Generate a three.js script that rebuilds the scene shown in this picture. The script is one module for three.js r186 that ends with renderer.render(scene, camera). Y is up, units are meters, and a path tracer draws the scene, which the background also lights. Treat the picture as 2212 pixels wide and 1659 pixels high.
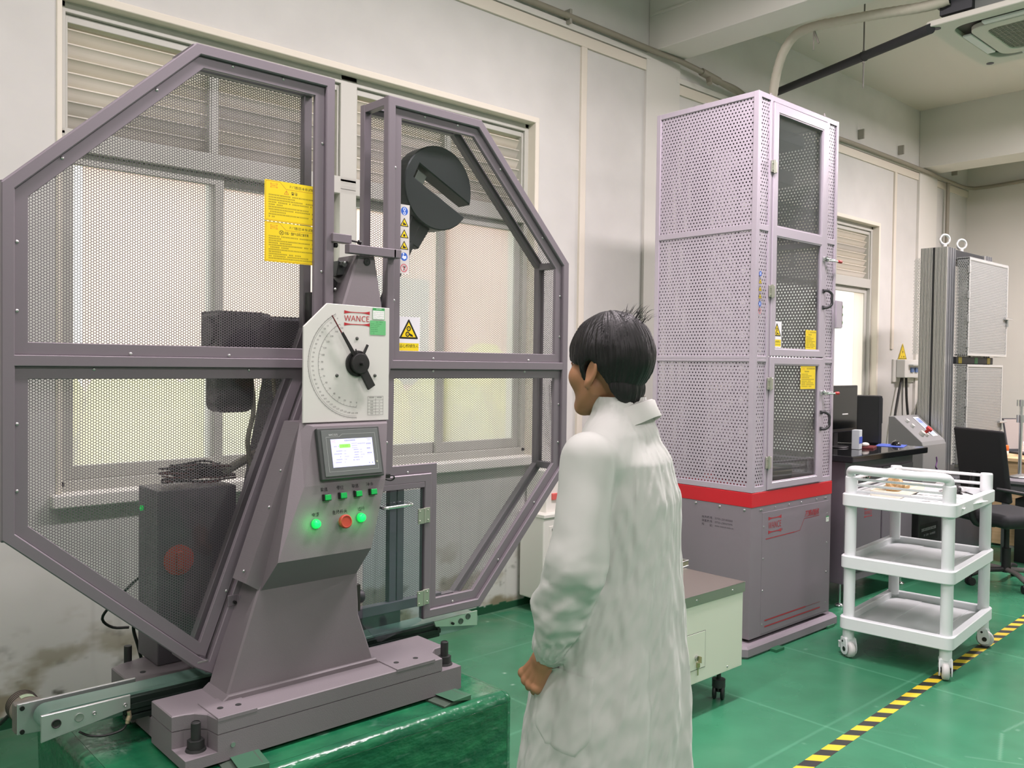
import * as THREE from 'three';
import { RoundedBoxGeometry } from 'three/addons/geometries/RoundedBoxGeometry.js';
import { mergeGeometries } from 'three/addons/utils/BufferGeometryUtils.js';
import { RectAreaLightUniformsLib } from 'three/addons/lights/RectAreaLightUniformsLib.js';
import { ImprovedNoise } from 'three/addons/math/ImprovedNoise.js';

// ---------- camera, sky, lights, exposure ----------
const scene = new THREE.Scene();
const camera = new THREE.PerspectiveCamera(47.83, 2212 / 1659, 0.05, 120);
camera.position.set(0, 1.5, 3.92);
camera.rotation.set(-0.022703, -0.735595, 0.012772, 'YXZ');
scene.add(camera);
const renderer = new THREE.WebGLRenderer({ antialias: true });
renderer.toneMapping = THREE.LinearToneMapping;
renderer.toneMappingExposure = 1.0;
renderer.shadowMap.enabled = true;
RectAreaLightUniformsLib.init();
const SKY = 3.2;
{ // overcast sky: pale, a little brighter overhead, pale haze at the horizon and dull ground below it
  const w = 64, h = 32, d = new Float32Array(w * h * 4);
  for (let y = 0; y < h; y++) for (let x = 0; x < w; x++) {
    const e = ((y + 0.5) / h - 0.5) * Math.PI, up = Math.max(0, Math.sin(e)), g = e < 0 ? 0.35 : 0.85 + 0.25 * up, i = (y * w + x) * 4;
    d[i] = SKY * g * 0.98; d[i + 1] = SKY * g; d[i + 2] = SKY * g * 1.02; d[i + 3] = 1;
  }
  const t = new THREE.DataTexture(d, w, h, THREE.RGBAFormat, THREE.FloatType);
  t.mapping = THREE.EquirectangularReflectionMapping; t.magFilter = THREE.LinearFilter; t.minFilter = THREE.LinearFilter; t.needsUpdate = true;
  scene.background = t;
}
const LAMPS = [[-1.2, 2.0, 0, 48], [0.9, 2.0, 0, 64], [3.2, 2.1, 0, 150], [-0.6, 5.6, 0, 100], [2.2, 5.6, 0, 100], [7.2, 2.7, 0, 170], [8.7, 2.7, 0, 190], [7.6, 6.4, 0, 90]]; // x, z, turn, radiance of each ceiling batten
const LAMP_Y = 3.95;

// ---------- helpers ----------
let seed = 7;
const rnd = () => { seed = (seed * 16807) % 2147483647; return seed / 2147483647; };
const rr = (a, b) => a + (b - a) * rnd();
const noise = new ImprovedNoise();
const N3 = (x, y, z) => noise.noise(x, y, z);
const fbm = (x, y, z, o = 4) => { let s = 0, a = 0.5, f = 1; for (let i = 0; i < o; i++) { s += a * N3(x * f, y * f, z * f + i * 7.3); a *= 0.5; f *= 2.03; } return s; };
const taken = {};
const numbered = (n) => { const k = taken[n] = (taken[n] ?? -1) + 1; return k ? n + '_' + String(k).padStart(3, '0') : n; };
const V = (x, y, z) => new THREE.Vector3(x, y, z);
function tag(o, label, category, group) { o.userData.label = label; o.userData.category = category; if (group) o.userData.group = group; return o; }
function thing(name, label, category, p = [0, 0, 0], turn = 0, group) { const o = new THREE.Group(); o.name = numbered(name); o.position.set(...p); o.rotation.y = turn; scene.add(o); return tag(o, label, category, group); }
function part(name, geo, mat, parent, label) {
  const o = new THREE.Mesh(geo, mat); o.name = numbered(name); o.castShadow = o.receiveShadow = true; parent.add(o);
  if (label) o.userData.label = label;
  return o;
}
function grp(name, parent, label) { const o = new THREE.Group(); o.name = numbered(name); parent.add(o); if (label) o.userData.label = label; return o; }
function struct(name, geo, mat, parent = scene) { const o = part(name, geo, mat, parent); if (parent === scene) o.userData.kind = 'structure'; return o; }
const std = (c, roughness = 0.6, metalness = 0, more = {}) => new THREE.MeshStandardMaterial({ color: c, roughness, metalness, ...more });
const boxCache = new Map();
// a box with softened edges given by its two corners
function rb(w, h, d, r = 0.003) {
  const key = [w, h, d, r].map((v) => v.toFixed(4)).join();
  if (!boxCache.has(key)) boxCache.set(key, r > 0 ? new RoundedBoxGeometry(w, h, d, 1, Math.min(r, w * 0.49, h * 0.49, d * 0.49)) : new THREE.BoxGeometry(w, h, d));
  return boxCache.get(key);
}
const span = (a, b, r) => rb(Math.abs(b[0] - a[0]), Math.abs(b[1] - a[1]), Math.abs(b[2] - a[2]), r).clone().translate((a[0] + b[0]) / 2, (a[1] + b[1]) / 2, (a[2] + b[2]) / 2);
const merge = (gs) => mergeGeometries(gs.map((g) => { const n = g.index ? g.toNonIndexed() : g.clone(); for (const k of Object.keys(n.attributes)) if (!['position', 'normal', 'uv'].includes(k)) n.deleteAttribute(k); if (!n.attributes.uv) n.setAttribute('uv', new THREE.BufferAttribute(new Float32Array(n.attributes.position.count * 2), 2)); return n; }));
const tube = (pts, r, seg = 24, rad = 8) => new THREE.TubeGeometry(new THREE.CatmullRomCurve3(pts.map((p) => V(...p)), false, 'centripetal'), seg, r, rad, false);
// straight bar between two points, with flat ends
function rod(a, b, r, rad = 12) { const A = V(...a), B = V(...b), d = B.clone().sub(A), g = new THREE.CylinderGeometry(r, r, d.length(), rad); g.applyQuaternion(new THREE.Quaternion().setFromUnitVectors(V(0, 1, 0), d.normalize())); return g.translate(...A.add(B).multiplyScalar(0.5).toArray()); }
const lathe = (prof, seg = 24) => new THREE.LatheGeometry(prof.map((p) => new THREE.Vector2(p[0], p[1])), seg);
const poly = (pts) => { const s = new THREE.Shape(); pts.forEach((p, i) => (i ? s.lineTo(p[0], p[1]) : s.moveTo(p[0], p[1]))); s.closePath(); return s; };
const area2 = (p) => p.reduce((s, a, i) => { const b = p[(i + 1) % p.length]; return s + a[0] * b[1] - b[0] * a[1]; }, 0);
// the polygon moved inwards by d
function inset(p, d) {
  const n = p.length, sg = area2(p) > 0 ? 1 : -1, out = [];
  for (let i = 0; i < n; i++) {
    const a = p[(i + n - 1) % n], b = p[i], c = p[(i + 1) % n];
    const l1 = Math.hypot(b[0] - a[0], b[1] - a[1]), l2 = Math.hypot(c[0] - b[0], c[1] - b[1]);
    const n1 = [-(b[1] - a[1]) / l1 * sg, (b[0] - a[0]) / l1 * sg], n2 = [-(c[1] - b[1]) / l2 * sg, (c[0] - b[0]) / l2 * sg];
    const k = d / (1 + n1[0] * n2[0] + n1[1] * n2[1]);
    out.push([b[0] + (n1[0] + n2[0]) * k, b[1] + (n1[1] + n2[1]) * k]);
  }
  return out;
}
function extr(shape, depth, z0, bevel = 0.002) { const b = bevel; return new THREE.ExtrudeGeometry(shape, { depth: depth - 2 * b, bevelEnabled: b > 0, bevelThickness: b, bevelSize: b, bevelOffset: -b, bevelSegments: 1, curveSegments: 20 }).translate(0, 0, z0 + b); }
const plate = (pts, z0, z1, bevel) => extr(poly(pts), z1 - z0, z0, bevel);
function ring(pts, w, z0, z1, bevel) { const s = poly(pts); s.holes.push(poly(inset(pts, w).reverse())); return extr(s, z1 - z0, z0, bevel); }
const inside = (p, x, y) => { let c = false; for (let i = 0, j = p.length - 1; i < p.length; j = i++) if ((p[i][1] > y) !== (p[j][1] > y) && x < ((p[j][0] - p[i][0]) * (y - p[i][1])) / (p[j][1] - p[i][1]) + p[i][0]) c = !c; return c; };
// perforated sheet: hexagonal cells with a hole in each, welded; m holes' corners per side; upright: columns run up
function perforated(pts, pitch, r, upright, fine) {
  const xs = pts.map((p) => p[0]), ys = pts.map((p) => p[1]), x0 = Math.min(...xs), x1 = Math.max(...xs), y0 = Math.min(...ys), y1 = Math.max(...ys);
  const pos = [], idx = [], seen = new Map(), K = fine ? 12 : 6, R = pitch / Math.sqrt(3), turn = upright ? 0 : Math.PI / 6;
  const vert = (x, y) => { const k = Math.round(x * 4e4) * 1e6 + Math.round(y * 4e4); let v = seen.get(k); if (v === undefined) { v = pos.length / 3; pos.push(x, y, 0); seen.set(k, v); } return v; };
  const cell = (cx, cy) => {
    const o = [], n = [];
    for (let k = 0; k < K; k++) {
      const a = turn + (k * 2 * Math.PI) / K, q = fine && k % 2 ? (R * Math.sqrt(3)) / 2 : R;
      o.push(vert(cx + q * Math.cos(a), cy + q * Math.sin(a))); n.push(pos.length / 3); pos.push(cx + r * Math.cos(a), cy + r * Math.sin(a), 0);
    }
    for (let k = 0; k < K; k++) { const l = (k + 1) % K; idx.push(o[k], o[l], n[l], o[k], n[l], n[k]); }
  };
  const s = pitch * Math.sqrt(0.75);
  if (upright) for (let i = 0, x = x0 + s / 2; x < x1; x += s, i++) for (let y = y0 + (i % 2 ? pitch : pitch / 2); y < y1; y += pitch) { if (inside(pts, x, y)) cell(x, y); }
  else for (let i = 0, y = y0 + s / 2; y < y1; y += s, i++) for (let x = x0 + (i % 2 ? pitch : pitch / 2); x < x1; x += pitch) { if (inside(pts, x, y)) cell(x, y); }
  const g = new THREE.BufferGeometry(); g.setAttribute('position', new THREE.Float32BufferAttribute(pos, 3)); g.setIndex(idx);
  const nn = new Float32Array(pos.length); for (let i = 2; i < nn.length; i += 3) nn[i] = 1; g.setAttribute('normal', new THREE.BufferAttribute(nn, 3));
  return g;
}
// lays a geometry drawn in x,y into the plane spanned by u and v at o
const lay = (g, o, u, v) => { const U = V(...u).normalize(), W = V(...v).normalize(), m = new THREE.Matrix4().makeBasis(U, W, U.clone().cross(W)); m.setPosition(...o); return g.applyMatrix4(m); };
// textures
function canvas(w, h, draw) { const c = document.createElement('canvas'); c.width = w; c.height = h; draw(c.getContext('2d'), w, h); const t = new THREE.CanvasTexture(c); t.colorSpace = THREE.SRGBColorSpace; t.magFilter = THREE.LinearFilter; t.anisotropy = 8; return t; }
function dataTex(w, h, f, srgb) { // f(u,v) -> [r,g,b,(a)] 0..1
  const d = new Uint8Array(w * h * 4);
  for (let y = 0; y < h; y++) for (let x = 0; x < w; x++) { const c = f((x + 0.5) / w, (y + 0.5) / h), i = (y * w + x) * 4; d[i] = 255 * Math.min(1, Math.max(0, c[0])); d[i + 1] = 255 * Math.min(1, Math.max(0, c[1])); d[i + 2] = 255 * Math.min(1, Math.max(0, c[2])); d[i + 3] = c[3] === undefined ? 255 : 255 * c[3]; }
  const t = new THREE.DataTexture(d, w, h); t.magFilter = THREE.LinearFilter; t.minFilter = THREE.LinearMipmapLinearFilter; t.generateMipmaps = true; t.wrapS = t.wrapT = THREE.RepeatWrapping; if (srgb) t.colorSpace = THREE.SRGBColorSpace; t.needsUpdate = true; return t;
}
const grainTex = dataTex(128, 128, () => { const v = 0.5 + 0.5 * (rnd() - 0.5); return [v, v, v]; });
// a printed sheet or print, flat on its place: centre, width, height; n is where it faces ('z', 'x', or a quaternion)
function decal(name, tex, w, h, p, parent, { facing = 'z', alpha = false, rough = 0.45, emit = 0, quat, label } = {}) {
  const m = new THREE.MeshStandardMaterial({ map: tex, roughness: rough, transparent: alpha, ...(emit ? { emissive: 0xffffff, emissiveMap: tex, emissiveIntensity: emit } : {}) });
  const o = part(name, new THREE.PlaneGeometry(w, h), m, parent, label); o.position.set(...p);
  if (facing === '-x') o.rotation.y = -Math.PI / 2; if (facing === 'x') o.rotation.y = Math.PI / 2; if (quat) o.quaternion.copy(quat);
  return o;
}
// ---------- strokes of the Chinese characters written on the things (no such font here): polylines of x,y digits on a 10 x 10 field ----------
const GLYPH = Object.fromEntries(`当:5054 1123 8173 15858919 1787|心:1407 23273989 8977 4153 8496|机:0343 2029 2306 2345 515649 5181889897|械:0333 1019 1306 1324 4292 4575 5349 6568 607499 8449 8092|伤:2004 1319 5033 4282 4585857969 6349|人:504409 4599|摆:0333 20281908 0624 4181 4484 4184 5154 6154 7154 4686 5566 3989 6449 7798|锤:2004 1232 0535 1519 1939 8141 6159 4393 4696 3999 6979|冲:0112 0824 43834743 8387 4787 6069|击:1383 0595 5057 18188888 8688|试:0112 04142729 4393 4566 5548 4868 707699 8192|验:0131 3136 1115 0535 3529 0727 7044 7097 5575 4778 6768 8798 4999|警:1141 2022 3032 1313 133343 6041 5272 7092 5494 0595 2676 2777 28782989 2829 7879|告:2012 1282 5055 0595 26767929 2976|检:0333 1019 1306 1324 6042 6093 5373 4667 6567 8597 4999|修:2004 1319 3337 6043 4183 4596 7549 8659 8869|、:3355|维:2012 2244 0534 1939 6044 4349 7071 4393 4595 4797 4999 7279|护:0333 20281908 0624 6071 4282 4249 4585 8285|与:2026 2272 2676 7679 6979 0565|保:2004 1319 4181 4484 4184 8184 3696 6569 6639 6699|养:3041 7061 1282 1484 0696 5014 5499 3649 6669|注:0112 0314 0928 6071 4191 4494 4999 6169|意:5051 1181 3142 7162 0393 24742747 2444 2477 2545 2676 7477 1819 28398978 5859|事:0191 5159 2272 2474 1575 0595 1777 4959|项:0131 2126 0636 4191 6052 4347 4383 8387 6266 6649 7799|放:2031 0242 2026 2549 1419 3449 6043 5292 8249 5599|零:1080 0292 0204 9294 5054 2343 6373 5405 5496 3656 2777 7759 4759|位:2004 1319 6061 4292 5457 8467 3999|取:0151 1117 1313 1343 1545 0756 4149 5292 9249 6499|电:12828616 1216 1484 50583888 8898|源:0112 0314 0928 3191 3149 6152 5282 5282 5286 5484 5686 6659 4739 7889|急:3013 3161 6143 1373 7376 1555 1676 1819 28398978 5859|停:2004 1319 6061 4191 5272 5373 3494 3436 9496 4787 6769|开:1181 0595 3139 3109 7179|关:3041 7061 1383 0595 5355 5509 5599|运:0112 0314 14171899 4181 3393 5344 4777 7388|行:2003 2305 1419 4181 3494 7479 7969|万:0191 4109 3474 7479 7969|测:0112 0314 0928 3131 31613136 6166 4347 4739 4758 7177 9099 9989|服:1131 1109 3139 1333 1535 5159 5181 8184 4484 8459 5599|务:3005 2171 7119 3196 1575 7579 3519|热:0232 20262706 0424 4171 71768687 6027 5274 0819 2839 5868 7889|线:2012 2244 0534 0938 4282 4595 6067 6799 9998 8069|销:2004 1232 0535 1519 1939 6063 4053 9073 4484 4449 8489 8979 4686 4787|售:2005 2029 2191 5156 2373 2474 2676 1787 17197 9 8789 1989|网:1119 1181 8189 8979 2246 4226 5478 7458|址:0333 2028 0937 6069 6393 4549 3999`.split('|').map((s) => [s[0], s.slice(2).split(' ')]));
// writes a line with its top left at x,y; s is the height of a character; latin letters come from the font
function write(g, text, x, y, s, { w = 0.09, color, gap = 1.06, font = 'sans-serif', squeeze = 1 } = {}) {
  g.strokeStyle = g.fillStyle = color ?? g.fillStyle; g.lineWidth = Math.max(1, s * w); g.lineCap = 'round'; g.lineJoin = 'round';
  for (const c of text) {
    const q = GLYPH[c];
    if (q) {
      for (const line of q) { g.beginPath(); for (let i = 0; i + 1 < line.length; i += 2) { const px = x + ((+line[i] + 0.4) / 10) * s * squeeze, py = y + ((+line[i + 1] + 0.3) / 10) * s; i ? g.lineTo(px, py) : g.moveTo(px, py); } g.stroke(); }
      x += s * gap * squeeze;
    } else { g.font = `${s}px ${font}`; g.save(); g.translate(x, y + s * 0.86); g.scale(squeeze, 1); g.fillText(c, 0, 0); g.restore(); x += g.measureText(c).width * squeeze * 1.02; }
  }
  return x;
}
// lines of print too small to read: rows of character-sized ticks
function smallPrint(g, x, y, w, s, color, len = 1) { g.fillStyle = color; for (let i = 0; i * s * 1.05 < w * len; i++) { if (rnd() < 0.06) continue; const px = x + i * s * 1.05; g.fillRect(px, y, s * 0.85, s * 0.14); g.fillRect(px + s * rr(0, 0.3), y + s * 0.3, s * rr(0.5, 0.8), s * 0.14); g.fillRect(px, y + s * 0.62, s * 0.85, s * 0.14); g.fillRect(px + s * rr(0.1, 0.6), y, s * 0.14, s * 0.8); } }
// the maker's mark: a name between two waisted bars
function maker(g, x, y, w, h, color) {
  g.fillStyle = color;
  for (const [t, b] of [[0, 0.22], [0.78, 1]]) { const m = (t + b) / 2; g.beginPath(); g.moveTo(x, y + h * t); g.quadraticCurveTo(x + w * 0.18, y + h * (m - 0.02), x + w * 0.33, y + h * (m - 0.025)); g.lineTo(x + w * 0.67, y + h * (m - 0.025)); g.quadraticCurveTo(x + w * 0.82, y + h * (m - 0.02), x + w, y + h * t); g.lineTo(x + w, y + h * b); g.quadraticCurveTo(x + w * 0.82, y + h * (m + 0.02), x + w * 0.67, y + h * (m + 0.025)); g.lineTo(x + w * 0.33, y + h * (m + 0.025)); g.quadraticCurveTo(x + w * 0.18, y + h * (m + 0.02), x, y + h * b); g.closePath(); g.fill(); }
  g.font = `${h * 0.5}px sans-serif`; const tw = g.measureText('WANCE').width; g.save(); g.translate(x, y + h * 0.68); g.scale(w / tw, 1); g.fillText('WANCE', 0, 0); g.restore();
}
function triangle(g, x, y, s, fill = '#f4d40a', line = '#1c1a10') { g.lineJoin = 'round'; g.beginPath(); g.moveTo(x, y - s * 0.58); g.lineTo(x + s * 0.62, y + s * 0.48); g.lineTo(x - s * 0.62, y + s * 0.48); g.closePath(); g.fillStyle = fill; g.fill(); g.lineWidth = s * 0.11; g.strokeStyle = line; g.stroke(); }
function gears(g, x, y, s) { g.strokeStyle = g.fillStyle = '#1c1a10'; g.lineWidth = s * 0.07; for (const [dx, dy] of [[0, -0.16], [-0.08, 0.17]]) { g.beginPath(); g.arc(x + dx * s, y + dy * s, s * 0.12, 0, 7); g.stroke(); g.beginPath(); g.arc(x + dx * s, y + dy * s, s * 0.035, 0, 7); g.fill(); } g.beginPath(); g.moveTo(x + s * 0.03, y + s * 0.1); g.lineTo(x + s * 0.28, y + s * 0.2); g.lineTo(x + s * 0.33, y + s * 0.33); g.lineTo(x + s * 0.1, y + s * 0.28); g.closePath(); g.fill(); }
// ---------- the room ----------
const wallTex = dataTex(1024, 512, (u, v) => { // 14 m x 4.4 m of old whitewash: blotches, drip marks and peeled, mouldy plaster near the floor
  const x = u * 14 - 3, y = v * 4.4;
  let c = [0.79, 0.79, 0.765];
  const b = fbm(x * 0.9, y * 0.9, 1) * 0.05 + fbm(x * 5, y * 5, 3) * 0.025;
  c = c.map((q) => q + b);
  const low = Math.max(0, 1 - y / 0.55), sp = fbm(x * 4, y * 6, 9, 5) + 0.25 * low;
  if (low > 0 && sp > 0.17) { const k = Math.min(1, (sp - 0.17) * 5) * low * 1.5; c = [c[0] - k * 0.2, c[1] - k * 0.22, c[2] - k * 0.27]; }
  const mould = fbm(x * 9, y * 14, 21, 4); if (y < 0.42 && mould > 0.2) { const k = Math.min(0.75, (mould - 0.2) * 5) * (1 - y / 0.42); c = c.map((q, i) => q * (1 - k) + [0.16, 0.16, 0.12][i] * k); }
  const drip = N3(x * 22, y * 0.8, 5); if (y < 0.95 && drip > 0.42) c = c.map((q) => q - (drip - 0.42) * 0.5 * (1 - y / 0.95));
  if (y < 0.05 + 0.035 * fbm(x * 6, 0, 2)) c = [0.05, 0.3, 0.18];
  return c;
}, true);
const M = {
  wall: std(0xffffff, 0.9, 0, { map: wallTex }), plain: std(0xd2d1c8, 0.92), ceiling: std(0xd3d0c6, 0.95), trim: std(0xd6d0c0, 0.6), pipe: std(0x8d8878, 0.6),
  frame: std(0xb9bab0, 0.55, 0.1), louvre: std(0xc9c5b6, 0.7),
};
{
  wallTex.repeat.set(1 / 14, 1 / 4.4); wallTex.offset.set(3 / 14, 0);
  const s = poly([[-3.5, -0.2], [10.75, -0.2], [10.75, 4.4], [-3.5, 4.4]]);
  s.holes.push(poly([[1.02, 0.93], [3.715, 0.93], [3.715, 3.0], [1.02, 3.0]]), poly([[6.3, 0.93], [8.37, 0.93], [8.37, 2.9], [6.3, 2.9]]));
  const wb = struct('wall_back', new THREE.ExtrudeGeometry(s, { depth: 0.24, bevelEnabled: false }).translate(0, 0, -0.24), M.wall);
  struct('wall_right', span([10.55, -0.2, 0], [10.79, 4.4, 9.2], 0), M.plain);
  struct('wall_left', span([-3.74, -0.2, 0], [-3.5, 4.4, 9.2], 0), M.plain);
  struct('wall_front', span([-3.74, -0.2, 9.0], [10.79, 4.4, 9.24], 0), M.plain);
  struct('ceiling', span([-3.74, 4.2, -0.24], [10.79, 4.44, 9.24], 0), M.ceiling);
  // pale rendered edge round the window openings, a little uneven
  const edge = (x0, x1, y0, y1) => {
    const rw = std(0xddd8c8, 0.9), q = 0.028;
    struct('window_reveal', span([x0 - q, y1 - 0.006, -0.22], [x1 + q, y1 + 0.03, 0.012], 0.006), rw, wb);
    struct('window_reveal', span([x1 - 0.006, y0, -0.22], [x1 + q, y1, 0.012], 0.006), rw, wb);
    struct('window_reveal', span([x0 - q * 0.6, y0, -0.22], [x0 + 0.006, y1, 0.008], 0.006), rw, wb);
    struct('window_sill', span([x0 - 0.04, y0 - 0.05, -0.2], [x1 + 0.04, y0 + 0.006, 0.05], 0.008), std(0xe2e0d8, 0.7), wb);
  };
  edge(1.02, 3.715, 0.93, 3.0); edge(6.3, 8.37, 0.93, 2.9);
  // beams across the ceiling, the pilaster, plaster ledges
  struct('beam_1', span([4.8, 3.7, 0], [5.1, 4.25, 9.1], 0.006), M.plain);
  struct('trim_1', span([4.79, 3.94, 0.02], [4.803, 3.955, 9.0], 0.002), M.plain);
  struct('beam_2', span([9.25, 3.6, 0], [9.62, 4.25, 9.1], 0.006), M.plain);
  struct('pilaster_1', span([4.76, 0, -0.02], [5.14, 3.7, 0.02], 0.004), M.plain);
  struct('pilaster_2', span([9.22, 0, -0.02], [9.66, 3.6, 0.03], 0.004), M.plain);
  for (const [a, b, y, n] of [[-3.5, 4.8, 3.565, 2], [5.1, 10.55, 3.475, 3]]) {
    struct('trim_' + n, span([a, y, -0.01], [b, y + 0.073, 0.016], 0.003), M.trim);
    struct('trim_' + (n + 2), span([a, y + 0.079, -0.01], [b, y + 0.118, 0.022], 0.003), M.plain);
  }
  struct('trim_6', span([4.108, 0.9, -0.01], [4.16, 3.565, 0.018], 0.004), M.trim);
  struct('trim_7', span([8.67, 1.7, -0.01], [8.72, 3.475, 0.018], 0.004), M.trim);
  struct('trim_8', span([4.1, 1.32, -0.01], [6.2, 1.36, 0.018], 0.004), M.trim);
  // floor: worn green paint with faint tile joints and scratches
  const FW = 14.6, FD = 9.6;
  const scr = []; for (let i = 0; i < 260; i++) scr.push([rr(-3.5, 10.8), rr(0, 9), rr(0, 3.14), rr(0.03, 0.35), rr(0.2, 0.8)]);
  const ft = canvas(2048, 1344, (g, w, h) => {
    const im = g.createImageData(w, h);
    for (let y = 0; y < h; y++) for (let x = 0; x < w; x++) {
      const px = x / w * FW - 3.6, pz = y / h * FD - 0.2, i = (y * w + x) * 4;
      const f = fbm(px * 0.7, pz * 0.7, 2, 3) * 26 + fbm(px * 7, pz * 7, 5, 2) * 12; let r = 58 + f * 0.5, gg = 126 + f, b = 92 + f * 0.8;
      const dust = fbm(px * 1.3, pz * 1.3, 12, 4); if (dust > 0.16) { const k = Math.min(0.22, (dust - 0.16) * 0.9); r += (150 - r) * k; gg += (165 - gg) * k; b += (140 - b) * k; }
      const wl = Math.max(0, 1 - pz / 0.35); if (wl > 0) { const k = wl * (0.35 + fbm(px * 5, pz * 9, 3) * 0.9); if (k > 0) { r += (120 - r) * k; gg += (128 - gg) * k; b += (105 - b) * k; } }
      im.data[i] = r; im.data[i + 1] = gg; im.data[i + 2] = b; im.data[i + 3] = 255;
    }
    g.putImageData(im, 0, 0);
    const X = (x) => (x + 3.6) / FW * w, Z = (z) => (z + 0.2) / FD * h;
    g.strokeStyle = 'rgba(150,205,175,0.35)'; g.lineWidth = 1.2;
    for (let x = -3; x < 11; x += 0.8) { g.beginPath(); g.moveTo(X(x), 0); g.lineTo(X(x), h); g.stroke(); }
    for (let z = 0.55; z < 9; z += 0.8) { g.beginPath(); g.moveTo(0, Z(z)); g.lineTo(w, Z(z)); g.stroke(); }
    for (const [x, z, a, l, o] of scr) { g.strokeStyle = `rgba(205,225,205,${o * 0.5})`; g.lineWidth = rr(0.8, 2); g.beginPath(); g.moveTo(X(x), Z(z)); g.lineTo(X(x + l * Math.cos(a)), Z(z + l * Math.sin(a))); g.stroke(); }
    for (let i = 0; i < 500; i++) { g.fillStyle = `rgba(215,225,210,${rr(0.2, 0.7)})`; g.fillRect(rnd() * w, rnd() * h, rr(1, 4), rr(1, 2.5)); }
  });
  const fr = dataTex(512, 336, (u, v) => { const k = 0.27 + 0.16 * fbm(u * 22, v * 15, 4, 4) + 0.06 * fbm(u * 90, v * 60, 8, 2); return [k, k, k]; });
  const fb = dataTex(512, 512, (u, v) => { const k = 0.5 + 0.5 * fbm(u * 16, v * 16, 14, 4); return [k, k, k]; }); fb.repeat.set(8, 5);
  const fm = new THREE.MeshStandardMaterial({ map: ft, roughnessMap: fr, roughness: 1, bumpMap: fb, bumpScale: 0.0016 });
  const fg = new THREE.BoxGeometry(FW, 0.2, FD).translate(-3.6 + FW / 2, -0.1, -0.2 + FD / 2);
  struct('floor', fg, fm);
}
// pipes along the wall
{
  const p1 = thing('conduit_run', 'long drab brown conduit pipe clipped along the top of the window wall', 'pipe');
  part('pipe', tube([[-3.4, 3.7, 0.05], [1, 3.7, 0.05], [4.4, 3.7, 0.05], [4.75, 3.69, 0.06], [5.1, 3.675, 0.09], [5.5, 3.64, 0.09]], 0.02, 40), M.pipe, p1);
  part('tee_joint', merge([rod([5.3, 3.66, 0.09], [5.52, 3.64, 0.09], 0.028), rod([5.38, 3.65, 0.09], [5.36, 3.58, 0.12], 0.02)]), M.pipe, p1);
  part('pipe', tube([[5.5, 3.64, 0.09], [5.8, 3.62, 0.09], [6.05, 3.5, 0.1], [6.12, 3.2, 0.1]], 0.022, 24), M.pipe, p1);
  part('pipe', tube([[5.5, 3.64, 0.09], [6.4, 3.58, 0.05], [8, 3.58, 0.05], [9.2, 3.57, 0.06], [9.9, 3.55, 0.07], [10.46, 3.56, 0.08], [10.5, 3.56, 0.2], [10.5, 3.6, 1.2], [10.5, 3.62, 3]], 0.02, 60), M.pipe, p1);
  part('pipe', rod([9.86, 3.55, 0.06], [9.86, 0.3, 0.06], 0.02), M.pipe, p1);
  for (const x of [1.2, 2.6, 3.95, 7.9, 8.75, 10.1]) part('pipe_clip', span([x, 3.66, 0.0], [x + 0.02, 3.75, 0.06], 0.004), std(0xa7a59a, 0.5, 0.4), p1);
}
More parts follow.
